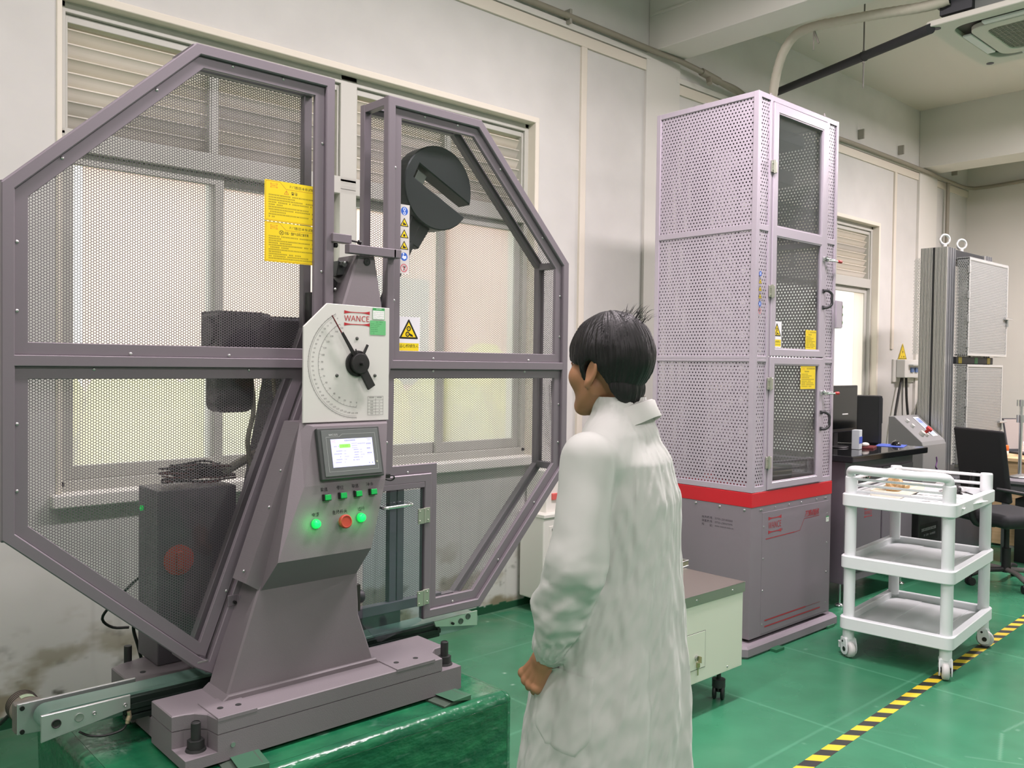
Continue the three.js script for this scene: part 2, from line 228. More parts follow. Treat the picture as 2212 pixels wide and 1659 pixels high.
// windows: louvres above, frosted sliding panes below
{
  const glass = new THREE.MeshPhysicalMaterial({ color: 0xfbfaf4, roughness: 0.8, transmission: 1, thickness: 0, ior: 1.45 });
  const slatG = (() => { const s = new THREE.Shape(); s.moveTo(0.0, 0.03); s.quadraticCurveTo(0.012, 0.024, 0.022, 0.006); s.quadraticCurveTo(0.032, -0.012, 0.05, -0.03); s.lineTo(0.05, -0.036); s.quadraticCurveTo(0.028, -0.02, 0.018, -0.001); s.quadraticCurveTo(0.008, 0.018, -0.002, 0.024); s.closePath(); return new THREE.ExtrudeGeometry(s, { depth: 1, bevelEnabled: false, curveSegments: 5 }).rotateY(Math.PI / 2).translate(-0.0, 0, 0); })();
  const slatDirty = [0xcdc8b8, 0xc4bfae, 0xd2cdbf, 0xb9b6aa].map((c) => std(c, 0.7));
  const win = (n, x0, x1, y0, yM, y1, posts, lites) => {
    const w = new THREE.Group(); w.name = 'window_' + n; w.userData.kind = 'structure'; scene.add(w);
    const zb = -0.17, zf = -0.055, f = 0.035;
    const bar = (a, b) => struct('window_frame', span([a[0], a[1], a[2] ?? zb], [b[0], b[1], b[2] ?? zf], 0.004), M.frame, w);
    bar([x0, y1 - 0.05], [x1, y1]); bar([x0, y1 - 0.085, zb], [x1, y1 - 0.05, zf - 0.02]); bar([x0, y0], [x1, y0 + 0.05]); bar([x0, y0], [x0 + f, y1]); bar([x1 - f, y0], [x1, y1]); bar([x0, yM - 0.04], [x1, yM + 0.05]);
    for (const [a, b] of posts) bar([a, y0], [b, y1]);
    const bays = [x0 + f, ...posts.flat(), x1 - f];
    for (let i = 0; i < bays.length; i += 2) {
      const a = bays[i], b = bays[i + 1];
      const mids = lites[i / 2].louvre, cuts = [a, ...mids.flatMap((m) => [m - 0.012, m + 0.012]), b];
      for (const m of mids) bar([m - 0.014, yM + 0.05], [m + 0.014, y1 - 0.05, zf - 0.01]);
      for (let j = 0; j < cuts.length; j += 2) {
        for (let y = yM + 0.085; y < y1 - 0.06; y += 0.0605) { const o = struct('louvre_slat', slatG, slatDirty[Math.floor(rnd() * 4)], w); o.scale.set(cuts[j + 1] - cuts[j] - 0.004, 1, 1); o.position.set(cuts[j] + 0.002, y, -0.095); }
        bar([cuts[j], yM + 0.05, zb], [cuts[j] + 0.012, y1 - 0.06, zf - 0.015]); bar([cuts[j + 1] - 0.012, yM + 0.05, zb], [cuts[j + 1], y1 - 0.06, zf - 0.015]);
      }
      // two sliding sashes
      lites[i / 2].sash.forEach(([p, q, z]) => {
        const fr = poly([[p, y0 + 0.05], [q, y0 + 0.05], [q, yM - 0.04], [p, yM - 0.04]]); fr.holes.push(poly([[p + 0.045, y0 + 0.11], [q - 0.045, y0 + 0.11], [q - 0.045, yM - 0.09], [p + 0.045, yM - 0.09]].reverse()));
        struct('sash_frame', extr(fr, 0.025, z, 0.003), M.frame, w);
        struct('window_pane', span([p + 0.04, y0 + 0.105, z + 0.01], [q - 0.04, yM - 0.085, z + 0.013], 0).deleteAttribute ? new THREE.PlaneGeometry(q - p - 0.08, yM - y0 - 0.19).translate((p + q) / 2, (yM + y0 + 0.02) / 2, z + 0.012) : null, glass, w);
      });
    }
  };
  win(1, 1.02, 3.715, 0.93, 2.42, 3.0, [[2.37, 2.47]], [{ louvre: [1.7], sash: [[1.05, 1.76, -0.115], [1.69, 2.37, -0.145]] }, { louvre: [3.09], sash: [[2.47, 3.12, -0.145], [3.04, 3.685, -0.115]] }]);
  win(2, 6.3, 8.37, 0.93, 2.33, 2.9, [], [{ louvre: [6.95, 7.66], sash: [[6.33, 7.72, -0.145], [7.6, 8.34, -0.115]] }]);
}
// outside: a yard, a pale pink rendered house and a yellow-green hedge, seen only as tints through the frosted panes
{
  struct('ground', span([-20, -0.5, -26], [30, -0.3, -0.3], 0), std(0x9a988c, 0.95));
  const h = thing('neighbour_building', 'pink rendered house seen blurred through the right window panes', 'building');
  part('wall', span([4.2, -0.3, -11], [16, 5.4, -6.2], 0.02), std(0xe0a89a, 0.9), h);
  part('roof', span([4.0, 5.4, -11.2], [16.2, 5.65, -6.0], 0.02), std(0xb8b0a4, 0.9), h);
  for (const x of [6.2, 9.4]) part('window', span([x, 1.2, -6.24], [x + 1.3, 2.7, -6.17], 0.01), std(0x70757a, 0.3), h);
  const k = thing('hedge', 'yellow green clipped hedge seen blurred through the window panes', 'hedge');
  const g = new THREE.IcosahedronGeometry(0.5, 3), p = g.attributes.position; for (let i = 0; i < p.count; i++) { const v = V(p.getX(i), p.getY(i), p.getZ(i)), q = 1 + 0.3 * fbm(v.x * 4, v.y * 4, v.z * 4); p.setXYZ(i, v.x * q, v.y * q, v.z * q); } g.computeVertexNormals();
  for (let i = 0; i < 9; i++) { const o = part('foliage', g, std(i % 3 ? 0xc9c24a : 0xb3b648, 0.9), k); o.position.set(1 + i * 0.9, 0.5 + 0.2 * Math.sin(i * 2.1), -4.4 - 0.3 * (i % 2)); o.scale.set(1.3, 1.9 + 0.3 * (i % 3), 1.1); o.rotation.y = i; }
}
// ceiling battens
{
  const body = std(0xe8e8e4, 0.5), glow = new THREE.MeshStandardMaterial({ color: 0xffffff, emissive: 0xfffdf6, emissiveIntensity: 1.6 });
  LAMPS.forEach(([x, z, t, power], i) => {
    const o = thing('ceiling_light', 'white ceiling batten light hanging above the lab floor out of view', 'light', [x, LAMP_Y, z], t, 'ceiling batten lights');
    part('housing', span([-0.62, 0, -0.13], [0.62, 0.05, 0.13], 0.01), body, o); part('diffuser', span([-0.6, -0.022, -0.11], [0.6, 0, 0.11], 0.008), glow, o);
    for (const s of [-0.4, 0.4]) part('hanger', rod([s, 0.05, 0], [s, 4.2 - LAMP_Y, 0], 0.006), body, o);
    const l = new THREE.RectAreaLight(0xffeff6, power, 1.2, 0.22); l.position.set(x, LAMP_Y - 0.03, z); l.lookAt(x, 0, z); l.name = 'batten_glow'; scene.add(l);
  });
}
// ---------- pendulum impact tester on its green plinth ----------
const slab = (pts, y0, y1, bevel = 0.002) => extr(poly(pts.map((p) => [p[0], -p[1]])), y1 - y0, y0, bevel).rotateX(-Math.PI / 2);
const speck = dataTex(256, 256, () => { const v = 0.9 + 0.1 * rnd(); return [v, v, v]; }, true); speck.repeat.set(4, 4);
const powderBump = dataTex(256, 256, (u, v) => { const k = 0.5 + 0.25 * (rnd() - 0.5) + 0.3 * N3(u * 40, v * 40, 3); return [k, k, k]; }); powderBump.repeat.set(9, 9);
const mGrey = std(0x797376, 0.5, 0.15, { bumpMap: powderBump, bumpScale: 0.00025 });
const mGuard = std(0x7c757b, 0.42, 0.25), mSheet = std(0x7f777e, 0.5, 0.2), mDark = std(0x2a2c2b, 0.6), mBlack = std(0x141414, 0.45), mSteel = std(0xb9bab8, 0.28, 0.9), mAlu = std(0xc3c5c4, 0.35, 0.75), mWhiteBoard = std(0xd9d9d2, 0.45);
const mPane = new THREE.MeshPhysicalMaterial({ color: 0xf3f5f4, roughness: 0.05, transmission: 1, thickness: 0, ior: 1.49 });
const screwG = new THREE.SphereGeometry(0.0052, 8, 5, 0, 6.3, 0, 1.57).scale(1, 0.6, 1).rotateX(Math.PI / 2);
function rebase(o, p) { o.position.set(...p); for (const c of o.children) c.position.sub(o.position); }

{ // plinth
  const pl = thing('concrete_plinth', 'green painted concrete plinth with rounded worn edges under the grey testing machine', 'plinth');
  const g = new RoundedBoxGeometry(1.29, 0.362, 0.9, 24, 0.035), p = g.attributes.position;
  for (let i = 0; i < p.count; i++) { const x = p.getX(i), y = p.getY(i), z = p.getZ(i), k = 0.012 * fbm(x * 5, y * 5, z * 5 + 3, 3); p.setXYZ(i, x + k, y + (y > 0 ? 0.4 * k : 0), z + k * 1.4); }
  g.computeVertexNormals();
  const bump = dataTex(512, 256, (u, v) => { const k = 0.5 + 0.5 * fbm(u * 20, v * 10, 2, 5); return [k, k, k]; });
  const col = dataTex(256, 256, (u, v) => { const k = fbm(u * 7, v * 7, 6, 5) * 0.12, d = fbm(u * 11, v * 11, 16, 4); const m = d > 0.22 ? Math.min(0.5, (d - 0.22) * 3) : 0; return [0.13 + k + m * 0.4, 0.42 + k * 1.6 + m * 0.15, 0.28 + k + m * 0.25]; }, true);
  bump.repeat.set(1.2, 1.2);
  part('block', g.translate(1.383, 0.181, 1.262), std(0xffffff, 0.24, 0, { map: col, bumpMap: bump, bumpScale: 0.006 }), pl);
  rebase(pl, [1.383, 0, 1.262]);
}
const mach = thing('impact_tester', 'grey pendulum impact testing machine with an octagonal perforated guard and white dial', 'machine');
{
  const W = mach;
  // cast base with notched corners for the anchor bolts
  const front = (fl, fr) => { const a = [[0.917, 1.345], [1.879, 1.345]]; if (fr) a.push([1.879, 1.5], [1.835, 1.505], [1.806, 1.53], [1.796, 1.6]); else a.push([1.879, 1.6]); if (fl) a.push([1.008, 1.6], [1.0, 1.545], [0.975, 1.515], [0.95, 1.505], [0.917, 1.5]); else a.push([0.917, 1.6]); return a; };
  part('base', merge([slab(front(0, 0), 0.374, 0.405, 0), slab(front(1, 0), 0.405, 0.452, 0), slab(front(1, 1), 0.452, 0.498, 0.003),
    slab([[0.917, 0.985], [0.95, 0.965], [1.2, 0.9], [1.6, 0.9], [1.85, 0.965], [1.879, 0.985], [1.879, 1.173], [0.917, 1.173]], 0.374, 0.498, 0.003), span([0.93, 0.374, 1.15], [1.87, 0.43, 1.36], 0),
    slab([[1.008, 1.46], [1.125, 1.46], [1.125, 1.601], [1.008, 1.601]], 0.49, 0.5012, 0.001), slab([[1.61, 1.455], [1.765, 1.455], [1.765, 1.601], [1.61, 1.601]], 0.49, 0.5012, 0.001)]), std(0x827b7f, 0.55, 0.1, { bumpMap: powderBump, bumpScale: 0.0004 }), W);
  for (const [x, z] of [[1.043, 1.535], [1.093, 1.545], [1.645, 1.545], [1.72, 1.55], [0.98, 1.09]]) part('tapped_hole', new THREE.CylinderGeometry(0.009, 0.009, 0.0012, 14).translate(x, z > 1.2 ? 0.5014 : 0.4986, z), mDark, W);
  part('plug', new THREE.CylinderGeometry(0.007, 0.007, 0.004, 12).rotateX(Math.PI / 2).translate(1.052, 0.415, 1.601), mSteel, W);
  const bolt = (x, y, z) => { const b = grp('anchor_bolt', W); part('stud', merge([rod([x, y - 0.02, z], [x, y + 0.078, z], 0.0135, 14), lathe([[0.0105, 0], [0.0135, -0.004]], 14).translate(x, y + 0.08, z)]), mDark, b); part('nut', new THREE.CylinderGeometry(0.0235, 0.0235, 0.026, 6).translate(x, y + 0.017, z), mDark, b); part('washer', new THREE.CylinderGeometry(0.027, 0.029, 0.006, 20).translate(x, y + 0.003, z), mDark, b); };
  bolt(0.968, 0.405, 1.545); bolt(1.845, 0.452, 1.548);
  part('anchor_stud', rod([0.98, 0.44, 0.95], [0.98, 0.548, 0.95], 0.0125, 14), mDark, W);
  // tapered column, leaning back towards the top
  const lean = (g, y0 = 0.498, k = 0.0914) => { const p = g.attributes.position; for (let i = 0; i < p.count; i++) p.setZ(i, p.getZ(i) - (p.getY(i) - y0) * k); g.computeVertexNormals(); return g; };
  const colm = [[1.078, 0.495], [1.598, 0.495], [1.545, 0.665], [1.548, 0.82], [1.62, 1.1], [1.7, 1.6], [1.667, 1.868], [1.597, 1.868]];
  part('column', lean(plate(colm, 1.355, 1.487, 0.006)), mGrey, W);
  part('column_foot_fillet', merge([plate([[1.06, 0.495], [1.615, 0.495], [1.598, 0.515], [1.085, 0.515]], 1.35, 1.497, 0.004)]), mGrey, W);
  // pendulum shaft housing and the dark back column seen through the gap
  part('back_column', merge([plate([[1.3, 0.495], [1.78, 0.495], [1.71, 1.58], [1.5, 1.58]], 0.9, 1.1, 0.006), span([1.53, 1.42, 1.08], [1.68, 1.58, 1.3], 0.01)]), std(0x2f2f31, 0.6, 0.2), W);
  part('catch_lever', merge([plate([[1.49, 1.79], [1.52, 1.81], [1.63, 1.72], [1.61, 1.69]], 1.24, 1.29, 0.003), plate([[1.49, 1.55], [1.58, 1.55], [1.58, 1.72], [1.49, 1.74]], 1.15, 1.24, 0.003), plate([[1.62, 1.5], [1.745, 1.56], [1.76, 1.72], [1.7, 1.74]], 1.16, 1.26, 0.003)]), mBlack, W);
  part('catch_block', merge([plate([[1.545, 1.795], [1.59, 1.8], [1.6, 1.85], [1.555, 1.848]], 1.25, 1.31, 0.004), rod([1.565, 1.835, 1.3], [1.565, 1.835, 1.33], 0.01)]), std(0x5d6260, 0.35, 0.8), W);
  part('drive_motor', merge([new RoundedBoxGeometry(0.2, 0.13, 0.16, 2, 0.02).translate(1.34, 1.605, 0.98), new RoundedBoxGeometry(0.16, 0.12, 0.16, 2, 0.02).translate(1.5, 1.6, 1.0), new RoundedBoxGeometry(0.135, 0.2, 0.13, 2, 0.03).translate(1.305, 1.42, 1.0), new RoundedBoxGeometry(0.15, 0.08, 0.1, 2, 0.02).translate(1.46, 1.5, 1.0), rod([1.25, 1.6, 0.98], [1.23, 1.6, 0.98], 0.05)]), std(0x35363a, 0.45, 0.3), W);
  for (let i = 0; i < 9; i++) part('motor_fin', span([1.245 + i * 0.018, 1.54, 0.895], [1.249 + i * 0.018, 1.672, 1.065], 0.001), std(0x3b3c40, 0.45, 0.4), W);
  part('motor_cable', tube([[1.37, 1.45, 1.03], [1.37, 1.32, 1.05], [1.345, 1.22, 1.06], [1.36, 1.12, 1.06]], 0.009, 20), std(0xa9a58e, 0.6), W);
  part('motor_cable', tube([[1.45, 1.47, 1.03], [1.455, 1.36, 1.05], [1.47, 1.28, 1.06], [1.5, 1.2, 1.05]], 0.007, 20), std(0xa9a58e, 0.6), W);
  // console
  const P = { tbl: [1.328, 1.309, 1.462], tbr: [1.652, 1.309, 1.462], tl: [1.356, 1.297, 1.497], tr: [1.632, 1.297, 1.497], ul: [1.303, 1.117, 1.54], ur: [1.599, 1.119, 1.54], ll: [1.2, 0.904, 1.573], lr: [1.525, 0.906, 1.573], bl: [1.202, 0.797, 1.458], bk: [1.157, 0.826, 1.452], br: [1.541, 0.797, 1.456], brk: [1.548, 0.81, 1.4], kl: [1.245, 1.05, 1.44], zl: [1.328, 1.309, 1.36], zr: [1.652, 1.309, 1.36], zb: [1.157, 0.826, 1.36], zbr: [1.548, 0.81, 1.36] };
  const pos = []; const face = (...k) => { for (let i = 1; i + 1 < k.length; i++) for (const n of [k[0], k[i], k[i + 1]]) pos.push(...P[n]); };
  face('tbl', 'tl', 'tr', 'tbr'); face('tl', 'ul', 'ur', 'tr'); face('ul', 'll', 'lr', 'ur'); face('ll', 'bl', 'br', 'lr'); face('tbl', 'bk', 'bl', 'll', 'ul', 'tl'); face('tr', 'ur', 'lr', 'br', 'brk', 'tbr'); face('bl', 'bk', 'zb', 'zbr', 'brk', 'br'); face('tbl', 'tbr', 'zr', 'zl'); face('tbl', 'zl', 'zb', 'bk'); face('tbr', 'brk', 'zbr', 'zr'); face('zl', 'zr', 'zbr', 'zb');
  const cg = new THREE.BufferGeometry(); cg.setAttribute('position', new THREE.Float32BufferAttribute(pos, 3)); cg.setAttribute('uv', new THREE.Float32BufferAttribute(pos.flatMap((v, i) => (i % 3 === 0 ? [pos[i], pos[i + 1]] : [])), 2)); cg.computeVertexNormals();
  const con = part('console', cg, std(0x797376, 0.5, 0.12, { bumpMap: powderBump, bumpScale: 0.00025, side: THREE.DoubleSide }), W);
  // touch panel on the upper slope
  const plane = (a, b, c) => { const u = V(...P[b]).sub(V(...P[a])).normalize(), d = V(...P[c]).sub(V(...P[a])), n = u.clone().cross(d).normalize(); if (n.z < 0) n.negate(); const v = n.clone().cross(u); return { u, v, n, q: new THREE.Quaternion().setFromRotationMatrix(new THREE.Matrix4().makeBasis(u, v, n)), at: (x, y, k = 0) => { const t = (y - P[a][1]) / v.y; const o = V(...P[a]).addScaledVector(v, t); o.x = x; return o.addScaledVector(n, k); } }; };
  const up = plane('tl', 'tr', 'ul'), low = plane('ul', 'ur', 'll');
  const place = (o, s, x, y, k) => { o.position.copy(s.at(x, y, k)); o.quaternion.copy(s.q); return o; };
  const hmi = place(grp('touch_panel', W), up, 1.4715, 1.209, 0);
  part('bezel', (() => { const g = new RoundedBoxGeometry(0.229, 0.164, 0.018, 2, 0.004).translate(0, 0, 0.009); return g; })(), std(0x3d413f, 0.5), hmi);
  part('front_plate', rb(0.208, 0.146, 0.003, 0.001).clone().translate(0.002, 0.001, 0.0188), std(0x5e6461, 0.45), hmi);
  const lineTex = canvas(640, 448, (g, w, h) => { g.clearRect(0, 0, w, h); g.strokeStyle = '#aeb6b0'; g.lineWidth = 3; g.beginPath(); g.moveTo(45, 68); g.lineTo(190, 68); g.lineTo(225, 44); g.lineTo(600, 44); g.lineTo(600, 405); g.lineTo(45, 405); g.closePath(); g.stroke(); g.font = '30px sans-serif'; g.fillStyle = '#c4cac5'; g.save(); g.translate(78, 56); g.scale(1.25, 0.85); g.fillText('MCGS', 0, 0); g.restore(); });
  decal('panel_print', lineTex, 0.208, 0.146, [0.002, 0.001, 0.0207], hmi, { alpha: true });
  const scr = canvas(768, 450, (g, w, h) => {
    g.fillStyle = '#c4c6ee'; g.fillRect(0, 0, w, h); maker(g, 16, 14, 66, 46, '#d98a92');
    smallPrint(g, 250, 20, 190, 24, '#3a3d58'); smallPrint(g, 660, 12, 90, 12, '#6a6d90'); smallPrint(g, 676, 34, 60, 12, '#6a6d90');
    g.fillStyle = '#86dc5c'; g.beginPath(); g.roundRect(146, 84, 205, 62, 14); g.fill(); g.fillStyle = '#4b7a3a'; g.font = '34px sans-serif'; g.fillText('-150.405', 176, 127);
    g.fillStyle = '#f4f3ef'; g.fillRect(490, 116, 126, 40); g.fillRect(492, 338, 128, 40); g.fillStyle = '#555a70'; g.font = '24px sans-serif'; g.fillText('0', 546, 145); g.fillText('0.00', 528, 368);
    smallPrint(g, 48, 110, 90, 18, '#6a6c8c'); for (let i = 0; i < 3; i++) smallPrint(g, 375, 76 + i * 36, 90, 16, '#7c7fa0'); smallPrint(g, 484, 82, 135, 18, '#6a6c8c');
    for (let i = 0; i < 5; i++) { const y = 186 + i * 45; smallPrint(g, [86, 40, 124, 70, 52][i], y, [90, 136, 52, 100, 118][i], 17, '#5b5e80'); g.strokeStyle = '#a5a8d0'; g.strokeRect(186, y - 8, 130, 34); g.fillStyle = '#6c6f92'; g.font = '22px sans-serif'; g.fillText(['0.00', '0.00', '-150.405', '0.00', '0'][i], 216, y + 17); }
    for (let i = 0; i < 5; i++) { const y = 178 + i * 41; smallPrint(g, [400, 408, 410, 388, 372][i], y, [84, 78, 70, 96, 112][i], 17, '#5b5e80'); if (i < 4) { g.strokeStyle = '#a5a8d0'; g.strokeRect(490, y - 8, 124, 32); g.fillStyle = '#6c6f92'; g.fillText(['0.00', '0.00', '-150.405', '0.00'][i], 512, y + 17); } }
    for (let i = 0; i < 3; i++) { smallPrint(g, 648, 88 + i * 76, 90, 22, '#3a3d58'); g.fillStyle = '#9a9dc4'; g.fillRect(640, 124 + i * 76, 106, 3); } smallPrint(g, 660, 402, 22, 22, '#3a3d58'); smallPrint(g, 718, 402, 22, 22, '#3a3d58');
  });
  decal('screen', scr, 0.153, 0.0895, [0.004, -0.0005, 0.0209], hmi, { emit: 0.72, rough: 0.25 });
  part('status_lamp', rb(0.006, 0.006, 0.001, 0.0004).clone().translate(0.09, -0.035, 0.0207), std(0x9aa08a, 0.4), hmi);
  // push buttons, lamps, emergency stop
  for (const [x, y] of [[1.374, 1.079], [1.43, 1.08], [1.486, 1.081], [1.542, 1.082]]) {
    const b = place(grp('push_button', W), low, x, y, 0);
    part('housing', rb(0.026, 0.021, 0.014, 0.0015).clone().translate(0, 0, 0.007), mBlack, b);
    part('key', rb(0.021, 0.017, 0.004, 0.0012).clone().translate(0, 0, 0.0155), new THREE.MeshStandardMaterial({ color: 0x12a04c, roughness: 0.35, emissive: 0x0a7a38, emissiveIntensity: 0.25 }), b);
  }
  for (const [x, y] of [[1.331, 1.003], [1.492, 1.005]]) {
    const b = place(grp('indicator_lamp', W, 'glowing green indicator lamp'), low, x, y, 0);
    part('collar', lathe([[0, 0], [0.0155, 0], [0.0155, 0.006], [0.0145, 0.008], [0, 0.008]], 24).rotateX(Math.PI / 2), new THREE.MeshStandardMaterial({ color: 0x1c9a48, roughness: 0.35, emissive: 0x16d05a, emissiveIntensity: 0.55 }), b);
    part('lens', lathe([[0.0125, 0.008], [0.0125, 0.015], [0.0105, 0.018], [0, 0.0195]], 24).rotateX(Math.PI / 2), new THREE.MeshStandardMaterial({ color: 0x18c858, roughness: 0.25, emissive: 0x10ff62, emissiveIntensity: 1.0 }), b);
    const l = new THREE.PointLight(0x18ff62, 0.012); l.position.copy(low.at(x, y, 0.035)); scene.add(l); l.name = 'indicator_glow';
  }
  { const b = place(grp('emergency_stop', W), low, 1.424, 1.0, 0);
    part('neck', lathe([[0, 0], [0.014, 0], [0.013, 0.018], [0, 0.018]], 24).rotateX(Math.PI / 2), std(0xb9a8a0, 0.5), b);
    part('mushroom_head', lathe([[0.013, 0.012], [0.02, 0.014], [0.0215, 0.02], [0.0215, 0.028], [0.0195, 0.031], [0.0165, 0.031], [0.016, 0.0295], [0.0, 0.0295]], 28).rotateX(Math.PI / 2), std(0xb5402f, 0.45), b); }
  const label = (t, x, y, n = t.length) => decal('printed_label', canvas(64 * n + 8, 72, (g, w, h) => { g.clearRect(0, 0, w, h); write(g, t, 4, 6, 58, { color: '#1c1c1e', w: 0.085 }); }), 0.0145 * n, 0.0158, low.at(x, y, 0.0008).toArray(), W, { alpha: true, quat: low.q });
  label('放摆', 1.371, 1.1035); label('零位', 1.428, 1.1045); label('取摆', 1.483, 1.1055); label('冲击', 1.538, 1.107); label('电源', 1.335, 1.0305); label('急停开关', 1.421, 1.0305); label('运行', 1.499, 1.032);
  // dial board
  const DX0 = 1.33, DX1 = 1.649, DY0 = 1.308, DY1 = 1.687, px = 3000, dial = grp('dial_board', W, 'white dial board with a printed scale');
  part('plate', plate([[1.33, DY0], [DX1, DY0], [DX1, 1.683], [1.412, DY1], [1.33, 1.61]], 1.472, 1.48, 0.0012), mWhiteBoard, dial);
  const dt = canvas(957, 1137, (g, w, h) => {
    g.clearRect(0, 0, w, h); const X = (x) => (x - DX0) * px, Y = (y) => (DY1 - y) * px;
    const cx = X(1.523), cy = Y(1.496), A0 = (117 * Math.PI) / 180, A1 = (270 * Math.PI) / 180; // degrees counter-clockwise from the right
    g.strokeStyle = '#3c3c3a'; const arc = (R, lw) => { g.lineWidth = lw; g.beginPath(); g.arc(cx, cy, R, -A1, -A0, false); g.stroke(); };
    const R1 = 0.177 * px, R2 = 0.142 * px; arc(R1, 2.4); arc(R1 - 16, 1.6); arc(R2, 2.4); g.fillStyle = '#4a4a48';
    const tick = (R, a, l, lw) => { g.lineWidth = lw; g.beginPath(); g.moveTo(cx + R * Math.cos(a), cy - R * Math.sin(a)); g.lineTo(cx + (R - l) * Math.cos(a), cy - (R - l) * Math.sin(a)); g.stroke(); };
    for (let i = 0; i <= 150; i += 1) { const a = A0 + ((A1 - A0) * i) / 150; tick(R1 + (i % 5 ? 5 : 12), a, i % 5 ? 10 : 20, 1.3); if (i % 5 === 0) { g.save(); g.translate(cx + (R1 - 46) * Math.cos(a), cy - (R1 - 46) * Math.sin(a)); g.font = '20px serif'; g.textAlign = 'center'; g.fillText(String(i), 0, 7); g.restore(); } }
    for (let i = 0; i <= 150; i += 5) { const a = A0 + ((A1 - A0) * i) / 150; tick(R2, a, i % 10 ? 10 : 20, 1.5); if (i % 10 === 0) { g.font = '21px serif'; g.textAlign = 'center'; g.fillText(String(150 - i), cx + (R2 - 42) * Math.cos(a), cy - (R2 - 42) * Math.sin(a) + 7); } }
    g.textAlign = 'left'; maker(g, X(1.474), Y(1.668), 290, 150, '#b8222c');
    const tx = X(1.566), ty = Y(1.388), tw = 180, th = 186; g.lineWidth = 2; g.strokeStyle = '#4a4a48'; g.strokeRect(tx, ty, tw, th); g.beginPath(); g.moveTo(tx + 92, ty); g.lineTo(tx + 92, ty + th); for (let i = 1; i < 6; i++) { g.moveTo(tx, ty + 36 + (i - 1) * 30); g.lineTo(tx + tw, ty + 36 + (i - 1) * 30); } g.stroke();
    smallPrint(g, tx + 18, ty + 6, 58, 14, '#555'); smallPrint(g, tx + 108, ty + 6, 54, 14, '#555'); g.font = '17px serif'; g.fillStyle = '#555'; [150, 300, 450, 500, 750].forEach((v, i) => { g.fillText(v + 'J', tx + 28, ty + 56 + i * 30); g.fillText('×' + (i + 1), tx + 126, ty + 56 + i * 30); });
  });
  decal('dial_print', dt, DX1 - DX0, DY1 - DY0, [(DX0 + DX1) / 2, (DY0 + DY1) / 2, 1.4807], dial, { alpha: true });
  const green = canvas(220, 220, (g, w, h) => { g.fillStyle = '#6cc07e'; g.fillRect(0, 0, w, h); smallPrint(g, 84, 16, 80, 15, '#2d6b3c'); for (let i = 0; i < 6; i++) { smallPrint(g, 12, 48 + i * 28, 38, 12, '#2d6b3c'); if (i < 5) smallPrint(g, 66, 48 + i * 28, [90, 60, 30, 28, 34][i], 13, '#2d6b3c'); } });
  const tagt = canvas(190, 160, (g, w, h) => { g.fillStyle = '#eef1ec'; g.fillRect(0, 0, w, h); g.fillStyle = '#43a35c'; g.fillRect(0, 0, w, 36); smallPrint(g, 56, 8, 90, 17, '#e8f4e8'); g.strokeStyle = '#43a35c'; g.lineWidth = 5; g.strokeRect(2, 2, w - 4, h - 4); g.strokeStyle = '#8a9a90'; g.lineWidth = 2; for (let i = 0; i < 4; i++) { g.beginPath(); for (let x = 12; x < 176; x += 6) g.lineTo(x, 58 + i * 27 + rr(-7, 7)); g.stroke(); } });
  decal('inspection_sticker', green, 0.0615, 0.0475, [1.6025, 1.6155, 1.4812], dial); decal('inspection_tag', tagt, 0.047, 0.038, [1.605, 1.662, 1.4812], dial);
  for (const [x, y] of [[1.523, 1.578], [1.449, 1.457], [1.593, 1.457]]) part('dial_screw', lathe([[0, 0], [0.006, 0], [0.005, 0.003], [0, 0.003]], 14).rotateX(Math.PI / 2).translate(x, y, 1.48), std(0x6a6c68, 0.35, 0.8), dial);
  const ptr = grp('dial_pointer', W, 'black friction pointer and its hub');
  part('hub', merge([lathe([[0, 0], [0.043, 0], [0.043, 0.006], [0.041, 0.008], [0.0, 0.008]], 32).rotateX(Math.PI / 2).translate(1.523, 1.496, 1.481), lathe([[0, 0], [0.033, 0], [0.033, 0.016], [0.031, 0.018], [0, 0.018]], 32).rotateX(Math.PI / 2).translate(1.523, 1.496, 1.489), rod([1.523, 1.496, 1.5], [1.523, 1.496, 1.524], 0.0055, 14)]), std(0x2b2b2a, 0.5, 0.3), ptr);
  const blade = (a, r0, r1, w0, w1, z0, z1) => { const c = Math.cos(a), s = Math.sin(a), q = (r, w) => [1.523 + r * c - w * s, 1.496 + r * s + w * c]; return plate([q(r0, -w0), q(r1, -w1), q(r1, w1), q(r0, w0)], z0, z1, 0.0008); };
  const ang = (x, y) => Math.atan2(y - 1.496, x - 1.523);
  const a1 = ang(1.4245, 1.647);
  part('needle', merge([blade(a1, 0.03, 0.118, 0.0065, 0.0045, 1.492, 1.497), blade(a1, 0.115, 0.182, 0.0022, 0.0016, 1.489, 1.492)]), std(0x242423, 0.5, 0.3), ptr);
  part('needle_tip', blade(a1, 0.118, 0.182, 0.0012, 0.001, 1.492, 1.4925), std(0x8a1f26, 0.5), ptr);
  part('counterweight', blade(ang(1.566, 1.424), 0.024, 0.091, 0.014, 0.0145, 1.491, 1.501), std(0x2b2b2a, 0.55, 0.2), ptr);
  part('reset_arm', merge([blade(ang(1.553, 1.556), 0.03, 0.069, 0.004, 0.0036, 1.492, 1.499), blade(1.9, 0.03, 0.05, 0.003, 0.002, 1.497, 1.5)]), std(0x2b2b2a, 0.55, 0.2), ptr);
  part('column_pin', lathe([[0, 0], [0.0125, 0], [0.0125, 0.003], [0.008, 0.004], [0.0, 0.001]], 20).rotateX(Math.PI / 2).translate(1.631, 1.846, 1.366), mDark, W);
